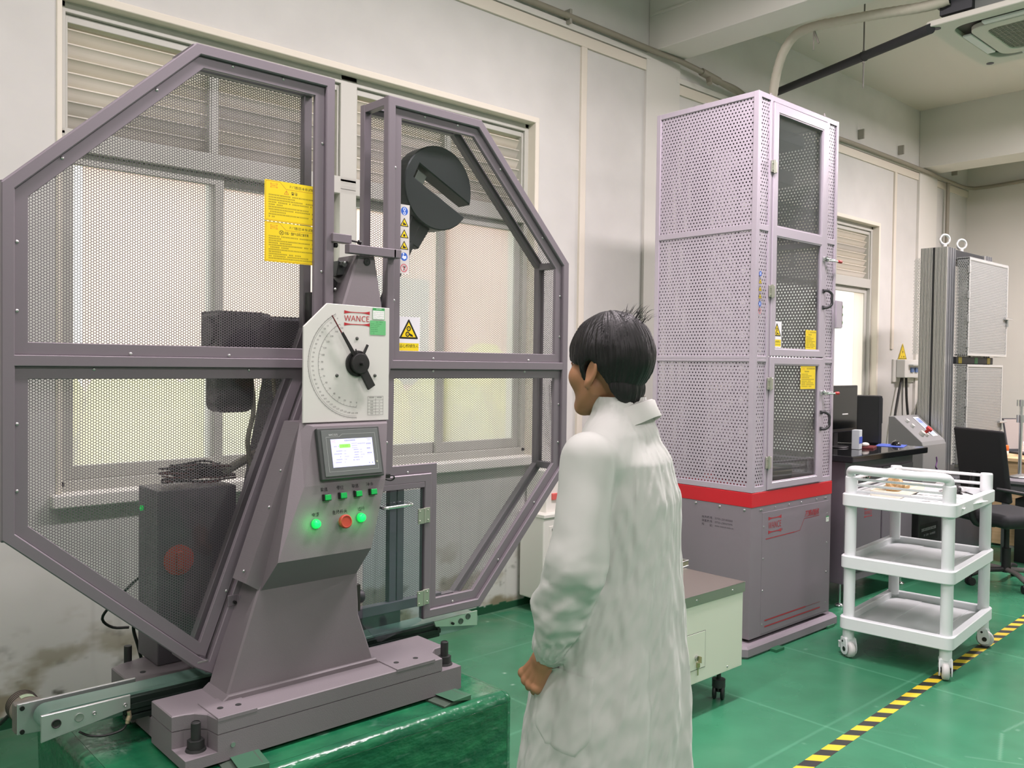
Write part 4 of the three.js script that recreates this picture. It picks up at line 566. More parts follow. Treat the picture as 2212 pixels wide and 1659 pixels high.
  for (const [y0, y1, d] of [[1.845, 1.94, d1], [1.155, 1.25, d2]]) part('pull_handle', merge([tube([[4.615, y1, Z1 + 0.005], [4.625, y1, Z1 + 0.028], [4.645, y1 - 0.018, Z1 + 0.042], [4.645, (y0 + y1) / 2, Z1 + 0.043], [4.645, y0 + 0.018, Z1 + 0.042], [4.625, y0, Z1 + 0.028], [4.615, y0, Z1 + 0.005]], 0.008, 40), span([4.605, y1 - 0.012, Z1 + 0.004], [4.63, y1 + 0.01, Z1 + 0.013], 0.003), span([4.605, y0 - 0.01, Z1 + 0.004], [4.63, y0 + 0.012, Z1 + 0.013], 0.003)]), std(0x2c2d2f, 0.5), d);
  for (const y of [2.118, 1.36]) { const t = grp('toggle_clamp', tw); part('clamp', merge([span([4.6, y - 0.012, Z1 + 0.005], [4.645, y + 0.012, Z1 + 0.012], 0.002), rod([4.6, y + 0.004, Z1 + 0.022], [4.7, y + 0.002, Z1 + 0.026], 0.004), rod([4.63, y - 0.006, Z1 + 0.02], [4.735, y - 0.004, Z1 + 0.03], 0.0045), rod([4.612, y, Z1 + 0.01], [4.612, y + 0.014, Z1 + 0.03], 0.005), rod([4.636, y - 0.014, Z1 + 0.02], [4.636, y + 0.012, Z1 + 0.02], 0.007)]), mChrome, t); part('grip', merge([lathe([[0, 0], [0.005, 0], [0.0085, 0.008], [0.0095, 0.036], [0.006, 0.044], [0, 0.045]], 16).rotateZ(-Math.PI / 2).translate(4.732, y - 0.003, Z1 + 0.03)]), std(0xb02a2a, 0.4), t); }
  part('door_gap_screws', merge([4.42, 4.5].map((x) => rod([x, 1.559, Z1], [x, 1.559, Z1 + 0.008], 0.004))), mSteel, tw);
  // works inside
  const ins = grp('drop_rig', tw);
  part('crosshead', merge([span([4.34, 2.58, 1.0], [4.7, 2.66, 1.2], 0.006), span([4.28, 2.8, 0.9], [4.72, 2.87, 1.25], 0.006)]), std(0x2a2f2e, 0.5, 0.3), ins);
  part('guide_column', merge([rod([4.42, 0.85, 1.1], [4.42, 2.8, 1.1], 0.019, 20), rod([4.57, 0.85, 1.1], [4.57, 2.8, 1.1], 0.017, 20)]), mChrome, ins);
  part('drop_weight', merge([lathe([[0, 0], [0.045, 0], [0.05, 0.02], [0.05, 0.16], [0.04, 0.19], [0, 0.19]], 28).translate(4.5, 2.36, 1.1)]), mSteel, ins);
  part('back_plate', span([4.2, 0.85, 0.83], [4.28, 2.75, 0.9], 0.004), std(0x6a666c, 0.5, 0.2), ins);
  part('anvil', merge([span([4.3, 0.85, 0.95], [4.66, 0.93, 1.25], 0.006)]), std(0x50545a, 0.4, 0.5), ins);
  part('lifting_fitting', merge([new THREE.TorusGeometry(0.03, 0.008, 8, 24).translate(4.1, 2.95, 1.0), rod([4.02, 2.92, 1.0], [4.02, 2.945, 1.0], 0.04), tube([[4.35, 2.9, 0.95], [4.35, 2.98, 0.95], [4.3, 3.0, 0.94], [4.25, 2.95, 0.92]], 0.012), rod([4.0, 2.92, 1.3], [4.0, 2.935, 1.3], 0.008), rod([4.636, 2.92, 1.42], [4.636, 2.95, 1.42], 0.006), rod([4.07, 2.92, 1.42], [4.07, 2.94, 1.42], 0.008)]), std(0x8a8784, 0.4, 0.5), tw);
  // control box on the right side with green and red knobs
  const cb = grp('control_box', tw, 'side control box with green and red buttons');
  part('enclosure', span([X1, 1.735, 1.33], [X1 + 0.065, 1.895, 1.45], 0.003), mLav, cb);
  part('button_plate', span([X1 + 0.065, 1.74, 1.33], [X1 + 0.068, 1.89, 1.45], 0.001), std(0x6a4a48, 0.5), cb);
  for (let i = 0; i < 3; i++) for (const k of [0, 1]) part('button', lathe([[0, 0], [0.012, 0], [0.0165, 0.012], [0.0165, 0.026], [0, 0.03]], 18).rotateZ(-Math.PI / 2).translate(X1 + 0.066, 1.862 - i * 0.046, 1.425 - k * 0.05), std(k === 0 || i === 0 ? 0x2f8a3c : 0xb5402c, 0.4), cb);
  part('gland_cable', merge([rod([X1 + 0.04, 1.735, 1.4], [X1 + 0.04, 1.7, 1.4], 0.013), tube([[X1 + 0.04, 1.7, 1.4], [X1 + 0.042, 1.3, 1.4], [X1 + 0.03, 0.9, 1.38], [X1 + 0.02, 0.6, 1.3]], 0.006)]), std(0x252525, 0.5), cb);
  part('side_cover', span([X1 + 0.002, 0.28, 0.9], [X1 + 0.022, 0.72, 1.3], 0.004), std(0x857c86, 0.5, 0.1), tw);
  // screws along the cabinet
  for (const z of [1.093, 1.247, 1.399, 0.93]) part('screw', screwG.clone().scale(1.5, 1.5, 1.5).rotateY(-Math.PI / 2).translate(X0, 0.754, z), mSteel, tw);
  for (const [x, y] of [[4.015, 0.752], [4.028, 0.752], [4.16, 0.752], [4.3, 0.752], [4.43, 0.752], [4.6, 0.752], [4.69, 0.752], [4.705, 0.752], ...[0.66, 0.49, 0.32, 0.14].flatMap((y) => [[4.048, y], [4.722, y]])]) part('screw', screwG.clone().translate(x, y, Z1 + 0.001), mSteel, tw);
  // prints and stickers
  const red = canvas(1024, 256, (g, w, h) => { g.clearRect(0, 0, w, h); maker(g, 40, 20, 206, 150, '#a8303a'); g.font = '26px sans-serif'; g.fillText('®', 250, 160); g.fillStyle = g.strokeStyle = '#a8303a'; g.lineWidth = 7; g.beginPath(); g.moveTo(2, 206); g.lineTo(470, 200); g.stroke(); g.lineWidth = 4; g.beginPath(); g.moveTo(470, 200); g.lineTo(560, 196); g.lineTo(634, 100); g.lineTo(900, 96); g.stroke(); g.save(); g.transform(1, 0, -0.25, 1, 24, 0); write(g, '万测试验机', 640, 30, 58, { color: '#a8303a', w: 0.11, squeeze: 0.8 }); g.restore(); });
  decal('maker_print', red, 0.64, 0.16, [4.388, 0.64, Z1 + 0.0022], tw, { alpha: true });
  decal('stripe_print', canvas(512, 64, (g, w, h) => { g.clearRect(0, 0, w, h); g.strokeStyle = '#a8303a'; g.lineWidth = 8; g.beginPath(); g.moveTo(0, 12); g.lineTo(362, 12); g.stroke(); g.lineWidth = 2; g.beginPath(); g.moveTo(362, 12); g.lineTo(500, 12); g.stroke(); g.lineWidth = 8; g.beginPath(); g.moveTo(0, 50); g.lineTo(500, 50); g.stroke(); }), 0.6, 0.055, [4.372, 0.139, Z1 + 0.0022], tw, { alpha: true });
  const phone = canvas(900, 300, (g, w, h) => { g.clearRect(0, 0, w, h); const c = { color: '#4a444c', w: 0.09 }; let x = write(g, '服务热线', 8, 10, 66, c); write(g, ':', x, 10, 66, c); write(g, '0755-23146660', 360, 10, 66, c); x = write(g, '销售热线', 8, 108, 66, c); write(g, ':', x, 108, 66, c); write(g, '0755-23057996', 360, 108, 66, c); write(g, '网', 8, 206, 66, c); write(g, '址', 218, 206, 66, c); write(g, ':', 288, 206, 66, c); write(g, 'www.wance.com.cn', 360, 206, 54, c); });
  decal('contact_print', phone, 0.215, 0.062, [X0 - 0.0008, 0.664, 1.24], tw, { alpha: true, facing: '-x' });
  const yell = canvas(300, 300, (g, w, h) => { g.fillStyle = '#e6cb10'; g.fillRect(0, 0, w, h); maker(g, 40, 20, 50, 34, '#cf5a26'); smallPrint(g, 120, 22, 160, 24, '#3a3008'); smallPrint(g, 80, 62, 90, 22, '#3a3008'); for (let i = 0; i < 8; i++) smallPrint(g, 22, 100 + i * 23, 250, 15, '#4a4008', [0.5, 0.8, 0.6, 0.95, 0.7, 0.9, 1, 0.8][i]); });
  decal('yellow_notice', yell, 0.116, 0.108, [4.497, 1.658, Z1 + 0.001], d1); decal('yellow_notice', yell, 0.16, 0.127, [4.474, 1.447, Z1 + 0.001], d2);
  const cau = canvas(240, 380, (g, w, h) => { g.fillStyle = '#e8e8ec'; g.fillRect(0, 0, w, h); triangle(g, 118, 130, 160); gears(g, 118, 142, 160); g.fillStyle = '#ead21c'; g.fillRect(12, 262, 216, 100); write(g, '当心机械伤人', 18, 276, 34, { color: '#4a4410', w: 0.1 }); smallPrint(g, 22, 326, 196, 20, '#6a6020'); });
  decal('caution_sign', cau, 0.09, 0.14, [4.142, 1.677, Z1 + 0.001], d1);
  const pic = canvas(80, 560, (g, w, h) => { g.clearRect(0, 0, w, h); for (const y of [44, 424]) { g.fillStyle = '#3360b8'; g.beginPath(); g.arc(40, y, 34, 0, 7); g.fill(); g.fillStyle = '#d8e0f2'; g.fillRect(30, y - 16, 18, 30); } for (const y of [140, 234, 328]) { triangle(g, 40, y, 58); g.fillStyle = '#1c1a10'; g.beginPath(); g.arc(40, y + 10, 11, 0, 7); g.fill(); } g.strokeStyle = '#c9646e'; g.lineWidth = 9; g.beginPath(); g.arc(40, 516, 30, 0, 7); g.stroke(); g.strokeStyle = '#443'; g.beginPath(); g.moveTo(40, 500); g.lineTo(40, 532); g.stroke(); });
  decal('safety_symbols', pic, 0.03, 0.23, [3.972, 1.89, Z1 + 0.001], tw, { alpha: true });
  decal('test_sticker', canvas(60, 60, (g) => { g.fillStyle = '#dfe8dc'; g.fillRect(0, 0, 60, 60); g.fillStyle = '#4fa066'; g.fillRect(0, 0, 60, 12); smallPrint(g, 20, 24, 16, 12, '#6a8a70'); }), 0.033, 0.033, [4.725, 0.628, Z1 + 0.0024], tw);
  rebase(tw, [4.34, 0, 1.1]);
}
for (const [x, z, l] of [[4.12, 1.49, 'small green shim block under the left front of the lavender tower foot'], [4.72, 1.46, 'small green shim block under the right front of the lavender tower foot']]) { const o = part('shim_block', span([-0.04, 0, -0.03], [0.04, 0.016, 0.022], 0.002), std(0x2c6a4a, 0.5), scene); o.position.set(x, 0, z); tag(o, l, 'shim'); }
// white steel bench cabinet on castors with a bare steel top
{
  const c = thing('castor_cabinet', 'pale green white steel cabinet on castors with a bare steel top beside the tower', 'cabinet'), X0 = 2.78, X1 = 3.385, Z0 = 1.19, Z1 = 1.75, w = std(0xd3d9c8, 0.45);
  part('body', span([X0, 0.155, Z0], [X1, 0.5, Z1], 0.003), w, c);
  part('steel_top', merge([span([X0 - 0.008, 0.53, Z0 - 0.008], [X1 + 0.012, 0.534, Z1 + 0.004], 0.001), span([X0 - 0.008, 0.49, Z1], [X1 + 0.008, 0.534, Z1 + 0.004], 0.001), span([X1 + 0.006, 0.49, Z0 - 0.004], [X1 + 0.01, 0.534, Z1 + 0.004], 0.001), span([X0, 0.49, Z0], [X1, 0.531, Z1], 0)]), std(0xa7a59c, 0.38, 0.85), c);
  for (const [x, y] of [[3.295, 0.511], [3.03, 0.511], [3.27, 0.175]]) part('screw', screwG.clone().translate(x, y, Z1 + (y > 0.4 ? 0.004 : 0)), mSteel, c);
  const d = grp('flap_door', c); part('panel', span([2.9, 0.215, Z1 - 0.004], [3.1, 0.37, Z1 + 0.0015], 0.001), w, d); part('seam', ring([[2.898, 0.213], [3.102, 0.213], [3.102, 0.372], [2.898, 0.372]], 0.002, Z1 - 0.002, Z1 + 0.0006, 0), mDark, d);
  part('lock', rod([3.036, 0.266, Z1], [3.036, 0.266, Z1 + 0.012], 0.011), mSteel, d); const k = part('key', merge([span([3.034, 0.25, Z1 + 0.012], [3.037, 0.277, Z1 + 0.03], 0.001), rod([3.044, 0.245, Z1 + 0.006], [3.044, 0.225, Z1 + 0.006], 0.0085), span([3.041, 0.19, Z1 + 0.005], [3.047, 0.228, Z1 + 0.007], 0.0005)]), std(0xb9b08c, 0.3, 0.9), d); void k;
  for (const [x, z] of [[3.31, 1.68], [3.31, 1.26], [2.86, 1.68], [2.86, 1.26]]) { const q = grp('castor', c); part('wheel', merge([-0.016, 0.016].map((o) => lathe([[0, -0.008], [0.03, -0.008], [0.034, -0.004], [0.034, 0.004], [0.03, 0.008], [0, 0.008]], 20).rotateX(Math.PI / 2).rotateY(0.5).translate(x + o * 0.5, 0.034, z + o))), std(0x1d1e20, 0.5), q); part('stem', merge([rod([x, 0.034, z], [x, 0.155, z], 0.01), new THREE.CylinderGeometry(0.03, 0.03, 0.035, 16, 1, false).translate(x, 0.075, z)]), std(0x2b2c2e, 0.5), q); }
  rebase(c, [3.08, 0, 1.47]);
  const wb = thing('wire_tray', 'small grey wire tray lying on the bare steel top of the castor cabinet', 'tray', [3.34, 0.534, 1.36], 0.1);
  const gg = []; for (let i = 0; i <= 8; i++) { gg.push(rod([-0.09 + i * 0.0225, 0.006, -0.06], [-0.09 + i * 0.0225, 0.006, 0.06], 0.0018, 6), rod([-0.09, 0.006, -0.06 + i * 0.015], [0.09, 0.006, -0.06 + i * 0.015], 0.0018, 6)); }
  part('mesh_floor', merge(gg), mSteel, wb); part('rim', merge([0.004, 0.03].flatMap((y) => [rod([-0.09, y, -0.06], [0.09, y, -0.06], 0.003), rod([-0.09, y, 0.06], [0.09, y, 0.06], 0.003), rod([-0.09, y, -0.06], [-0.09, y, 0.06], 0.003), rod([0.09, y, -0.06], [0.09, y, 0.06], 0.003)])), mSteel, wb); part('wall', merge([span([-0.09, 0.004, 0.0585], [0.09, 0.03, 0.0605], 0.0005), span([0.0885, 0.004, -0.06], [0.0905, 0.03, 0.06], 0.0005)]), std(0xa39c86, 0.45, 0.6), wb);
}
// white vented box against the wall, mostly hidden by the person
{
  const b = thing('vented_cabinet', 'white floor cabinet with small square vents and a red switch against the window wall', 'cabinet'), w = std(0xe6e5dc, 0.45);
  part('body', span([3.6, 0.08, 0.03], [4.04, 0.585, 0.24], 0.01), w, b); part('upper_box', span([3.66, 0.585, 0.02], [4.03, 0.86, 0.2], 0.008), w, b); part('ledge', span([3.595, 0.58, 0.02], [4.05, 0.605, 0.25], 0.006), w, b);
  const p = grp('vent_panel', b); part('panel', span([3.645, 0.14, 0.236], [4.0, 0.53, 0.244], 0.002), w, p); for (let i = 0; i < 6; i++) for (let j = 0; j < 4; j++) part('vent_slot', span([3.695 + i * 0.034, 0.49 - j * 0.034, 0.2435], [3.712 + i * 0.034, 0.507 - j * 0.034, 0.2448], 0.0005), std(0x1e211e, 0.8), p); part('knob', lathe([[0, 0], [0.008, 0], [0.008, 0.006], [0, 0.008]], 12).rotateX(Math.PI / 2).translate(3.672, 0.51, 0.244), mSteel, p);
  part('red_switch', span([3.7, 0.68, 0.199], [3.745, 0.72, 0.215], 0.004), std(0xe06a64, 0.4), b);
  for (const x of [3.64, 4.0]) part('foot', lathe([[0, 0], [0.02, 0], [0.02, 0.06], [0.014, 0.085], [0, 0.085]], 14).translate(x, 0, 0.13), mDark, b);
  rebase(b, [3.82, 0, 0.13]);
}
// ---------- trolley ----------
{
  const tr = thing('utility_trolley', 'white plastic three-tier utility trolley with papers on its top shelf', 'trolley', [4.69, 0, 1.98], 0.105);
  const w = std(0xdfe3e4, 0.38), wf = std(0xcfd3d3, 0.5), LX = 0.345, LZ = 0.235;
  const rr4 = (hx, hz, r) => { const s = new THREE.Shape(); s.moveTo(-hx + r, -hz); s.lineTo(hx - r, -hz); s.quadraticCurveTo(hx, -hz, hx, -hz + r); s.lineTo(hx, hz - r); s.quadraticCurveTo(hx, hz, hx - r, hz); s.lineTo(-hx + r, hz); s.quadraticCurveTo(-hx, hz, -hx, hz - r); s.lineTo(-hx, -hz + r); s.quadraticCurveTo(-hx, -hz, -hx + r, -hz); return s; };
  for (const y of [0.15, 0.468, 0.79]) {
    const t = grp('shelf', tr), s = rr4(0.39, 0.275, 0.045); s.holes.push(rr4(0.352, 0.237, 0.03));
    part('rim', extr(s, 0.064, 0, 0.004).rotateX(-Math.PI / 2).translate(0, y, 0), w, t);
    part('shelf_floor', extr(rr4(0.37, 0.255, 0.03), 0.012, 0, 0.001).rotateX(-Math.PI / 2).translate(0, y + 0.018, 0), wf, t);
    for (const q of [-0.12, 0.12]) part('floor_rib', span([-0.34, y + 0.029, q - 0.045], [0.34, y + 0.0325, q + 0.045], 0.001), wf, t);
  }
  for (const sx of [-1, 1]) for (const sz of [-1, 1]) {
    const x = sx * LX, z = sz * LZ;
    part('post', merge([[0.095, 0.17], [0.2, 0.48], [0.52, 0.8]].map(([a, b]) => new THREE.CylinderGeometry(0.0285, 0.0285, b - a, 20).translate(x, (a + b) / 2, z)).concat([lathe([[0.031, 0], [0.031, 0.09], [0.028, 0.098], [0, 0.1]], 20).translate(x, 0.845, z)])), w, tr);
    const c = grp('castor', tr), a = [0.9, 0.35, 2.2, 1.7][(sx + 1) + (sz + 1) / 2], m = (g) => g.rotateY(a).translate(x, 0, z);
    part('fork', merge([m(new RoundedBoxGeometry(0.05, 0.05, 0.062, 2, 0.012).translate(0, 0.083, 0)), m(new THREE.CylinderGeometry(0.026, 0.028, 0.03, 18).translate(0, 0.118, 0)), ...[-0.027, 0.027].map((o) => { const s = new THREE.Shape(); s.moveTo(-0.024, 0.1); s.lineTo(0.022, 0.1); s.quadraticCurveTo(0.028, 0.06, 0.02, 0.03); s.quadraticCurveTo(0.0, 0.005, -0.03, 0.022); s.quadraticCurveTo(-0.046, 0.045, -0.024, 0.1); return m(extr(s, 0.006, o - 0.003, 0.001)); })]), w, c);
    part('wheel', m(lathe([[0, -0.016], [0.028, -0.018], [0.04, -0.014], [0.043, -0.006], [0.043, 0.006], [0.04, 0.014], [0.028, 0.018], [0, 0.016]], 26).rotateX(Math.PI / 2).translate(-0.012, 0.043, 0)), std(0xc9c9c6, 0.5), c);
    part('hub_cap', merge([m(rod([-0.012, 0.045, -0.032], [-0.012, 0.045, 0.032], 0.012, 16)), m(rod([0.002, 0.082, -0.0325], [0.002, 0.082, 0.0325], 0.006, 12))]), mBlack, c);
    if (sx < 0) part('brake_lever', m(merge([span([0.018, 0.06, -0.022], [0.062, 0.068, 0.022], 0.003), span([0.05, 0.03, -0.02], [0.062, 0.064, 0.02], 0.004)])), w, c);
  }
  const y0 = 0.978;
  part('push_handle', tube([[-LX - 0.005, 0.93, -LZ], [-LX - 0.012, 0.968, -LZ], [-LX - 0.028, y0, -LZ + 0.02], [-LX - 0.035, y0, -0.1], [-LX - 0.035, y0, 0.1], [-LX - 0.028, y0, LZ - 0.02], [-LX - 0.012, 0.968, LZ], [-LX - 0.005, 0.93, LZ]], 0.0225, 60, 16), w, tr);
  const rail = (a, b, r = 0.0085) => part('rail', rod(a, b, r, 12), w, tr);
  for (const y of [0.868, 0.9, 0.93]) rail([-LX, y, -LZ], [-LX, y, LZ], 0.0065);
  for (const y of [0.885, 0.93]) { rail([-LX, y, -LZ], [LX, y, -LZ]); rail([LX, y, -LZ], [LX, y, LZ]); }
  // things lying on the top shelf
  const Y = 0.8225 - 0.002;
  const on = (name, label, cat, x, y, z, t = 0, g) => thing(name, label, cat, [4.69 + x * Math.cos(0.105) + z * Math.sin(0.105), y, 1.98 - x * Math.sin(0.105) + z * Math.cos(0.105)], 0.105 + t, g);
  const paper = canvas(256, 360, (g, w, h) => { g.fillStyle = '#f4f4f1'; g.fillRect(0, 0, w, h); for (let i = 0; i < 18; i++) smallPrint(g, 24, 30 + i * 17, 200, 9, '#8f9090', rr(0.4, 1)); });
  [[-0.2, 0.12, 0.2], [0.02, 0.14, -0.15], [-0.1, -0.05, 0.5], [0.18, 0.1, 0.1]].forEach(([x, z, t], i) => {
    const p = on('paper_sheet', ['white printed sheet nearest the trolley push handle', 'white printed sheet lying at the middle of the trolley top shelf', 'white printed sheet under the cream tray on the trolley', 'white printed sheet at the far right end of the trolley top shelf'][i], 'paper', x, Y + 0.0045 + i * 0.0012, z, t, 'papers on the trolley');
    const pg = new THREE.PlaneGeometry(0.21, 0.297, 8, 10).rotateX(-Math.PI / 2), q = pg.attributes.position; for (let k = 0; k < q.count; k++) q.setY(k, 0.002 * Math.abs(N3(q.getX(k) * 9, q.getZ(k) * 9, i))); pg.computeVertexNormals();
    part('sheet', pg, new THREE.MeshStandardMaterial({ map: paper, roughness: 0.8, side: THREE.DoubleSide }), p);
  });
  const ct = on('cream_tray', 'long cream plastic tray on the trolley top shelf', 'tray', 0.02, Y + 0.01, -0.12, 0.02);
  part('tray_body', (() => { const s = rr4(0.24, 0.075, 0.03); s.holes.push(rr4(0.232, 0.067, 0.026)); return merge([extr(s, 0.035, 0, 0.001).rotateX(-Math.PI / 2), extr(rr4(0.235, 0.07, 0.028), 0.004, 0, 0.0005).rotateX(-Math.PI / 2)]); })(), std(0xe3decb, 0.5), ct);
  const dough = (g, k, s) => { const p = g.attributes.position; for (let i = 0; i < p.count; i++) { const v = V(p.getX(i), p.getY(i), p.getZ(i)), q = 1 + k * fbm(v.x * s, v.y * s, v.z * s + 4, 3); p.setXYZ(i, v.x * q, v.y * q, v.z * q); } g.computeVertexNormals(); return g; };
  const cr = on('crumpled_wrap', 'crumpled brown paper wrapping standing in the cream tray', 'paper wrap', -0.0, Y + 0.05, -0.13, 0.3);
  part('crumple', merge([dough(new THREE.IcosahedronGeometry(0.05, 3).scale(1.3, 1.0, 0.9), 0.9, 26), dough(new THREE.IcosahedronGeometry(0.03, 2).scale(0.6, 1.6, 0.5).translate(-0.075, 0.05, 0), 0.6, 30)]), std(0xb99a6c, 0.7), cr);
  const bk = on('sample_block', 'pale tan sample block lying in the cream tray on the trolley', 'block', 0.06, Y + 0.016, -0.11, 0.05); part('block', rb(0.11, 0.035, 0.05, 0.004).clone().translate(0, 0.017, 0), std(0xc3a574, 0.75), bk);
  const bag = on('clear_bag', 'clear plastic bag standing crumpled on the trolley', 'bag', 0.21, Y + 0.045, 0.05, 0.6); part('film', dough(new THREE.IcosahedronGeometry(0.045, 3).scale(0.9, 1.35, 0.7), 1.1, 24), new THREE.MeshPhysicalMaterial({ color: 0xffffff, roughness: 0.12, transmission: 0.85, thickness: 0, ior: 1.45 }), bag);
  const bag2 = on('clear_pouch', 'clear plastic pouch lying near the far corner post of the trolley', 'bag', 0.28, Y + 0.022, 0.11, -0.4); part('film', dough(new THREE.IcosahedronGeometry(0.04, 3).scale(1.5, 0.55, 1), 0.9, 26), new THREE.MeshPhysicalMaterial({ color: 0xffffff, roughness: 0.15, transmission: 0.8, thickness: 0, ior: 1.45 }), bag2);
  const jn = on('black_fitting', 'small black rubber fitting beside the clear bag on the trolley', 'fitting', 0.235, Y + 0.024, 0.12, 0.3); part('barrel', merge([lathe([[0, -0.02], [0.018, -0.02], [0.02, -0.012], [0.012, -0.004], [0.012, 0.01], [0.019, 0.014], [0.019, 0.022], [0, 0.024]], 18).rotateZ(0.9), rod([0.0, -0.004, 0], [-0.03, -0.016, 0.02], 0.008)]), mBlack, jn);
  const cd = on('black_lead', 'thin black lead lying along the right end of the trolley top', 'cable', 0.31, Y + 0.009, 0.0, 0); part('lead', tube([[-0.06, 0, 0.19], [0.01, 0.002, 0.13], [0.02, 0.004, 0.06], [-0.03, 0.001, 0.02], [-0.1, 0.001, 0.05]], 0.005, 40), mBlack, cd);
}
// floor tape
{
  const tp = thing('floor_tape', 'black and yellow striped hazard tape stuck along the green floor', 'tape');
  const A = V(1.6, 0, 2.345), B = V(10.4, 0, 1.94), n = 132, mY = std(0xd8c02c, 0.6), mK = std(0x2b2c28, 0.6), d = B.clone().sub(A), L = d.length(), u = d.clone().normalize(), wv = V(-u.z, 0, u.x).multiplyScalar(0.027), st = L / n, sh = u.clone().multiplyScalar(0.02);
  for (let i = 0; i < n; i++) {
    const a = A.clone().addScaledVector(u, i * st), b = A.clone().addScaledVector(u, (i + 1) * st), c = [a.clone().add(wv).add(sh), b.clone().add(wv).add(sh), b.clone().sub(wv).sub(sh), a.clone().sub(wv).sub(sh)];
    part('stripe', plate(c.map((q) => [q.x, -q.z]), 0, 0.0008, 0).rotateX(-Math.PI / 2), i % 2 ? mK : mY, tp);
  }
}
// ---------- laboratory bench with a computer ----------
const mBench = std(0x6c656d, 0.5, 0.1, { bumpMap: powderBump, bumpScale: 0.0002 });
{
  const X0 = 5.13, X1 = 6.1, Z0 = 0.35, Z1 = 1.34;
  const b = thing('lab_bench', 'grey lab bench with drawers under a polished black granite top', 'bench');
  part('granite_top', span([X0 - 0.065, 0.923, Z0], [X1 + 0.055, 0.965, Z1 + 0.08], 0.006), std(0x17191a, 0.09), b);
  part('carcass', span([X0, 0.155, Z0 + 0.02], [X1, 0.923, Z1], 0.003), mBench, b);
  for (const [x0, x1] of [[X0 + 0.02, (X0 + X1) / 2 - 0.01], [(X0 + X1) / 2 + 0.01, X1 - 0.02]]) { const d = grp('drawer', b); part('front', span([x0, 0.7, Z1 - 0.004], [x1, 0.86, Z1 + 0.014], 0.005), mBench, d); part('pull', span([(x0 + x1) / 2 - 0.05, 0.765, Z1 + 0.014], [(x0 + x1) / 2 + 0.05, 0.81, Z1 + 0.017], 0.002), std(0x565f58, 0.4, 0.5), d); const e = grp('cupboard_door', b); part('front', span([x0, 0.23, Z1 - 0.004], [x1, 0.685, Z1 + 0.014], 0.005), mBench, e); }
  part('kick_seam', span([X0 + 0.06, 0.205, Z1], [X1 - 0.02, 0.209, Z1 + 0.002], 0.0005), std(0x3e3a40, 0.6), b);
  decal('maker_print', canvas(300, 200, (g) => { g.clearRect(0, 0, 300, 200); maker(g, 20, 20, 260, 160, '#a8303a'); }), 0.12, 0.08, [5.42, 0.58, Z1 + 0.0145], b, { alpha: true });
  part('key_plate', span([5.28, 0.8, Z1 + 0.014], [5.44, 0.84, Z1 + 0.016], 0.001), std(0x9a4a3e, 0.5), b); for (const x of [5.33, 5.4]) part('key_ring', new THREE.TorusGeometry(0.014, 0.003, 8, 20).translate(x, 0.815, Z1 + 0.022), mChrome, b);
  for (const [x, z] of [[X0 + 0.06, Z1 - 0.05], [X1 - 0.04, Z1 - 0.05], [X0 + 0.06, Z0 + 0.1], [X1 - 0.04, Z0 + 0.1]]) part('foot', merge([rod([x, 0.02, z], [x, 0.16, z], 0.008), lathe([[0, 0], [0.028, 0], [0.026, 0.012], [0.01, 0.022], [0, 0.022]], 18).translate(x, 0, z)]), mChrome, b);
  rebase(b, [(X0 + X1) / 2, 0, 0.8]);
}
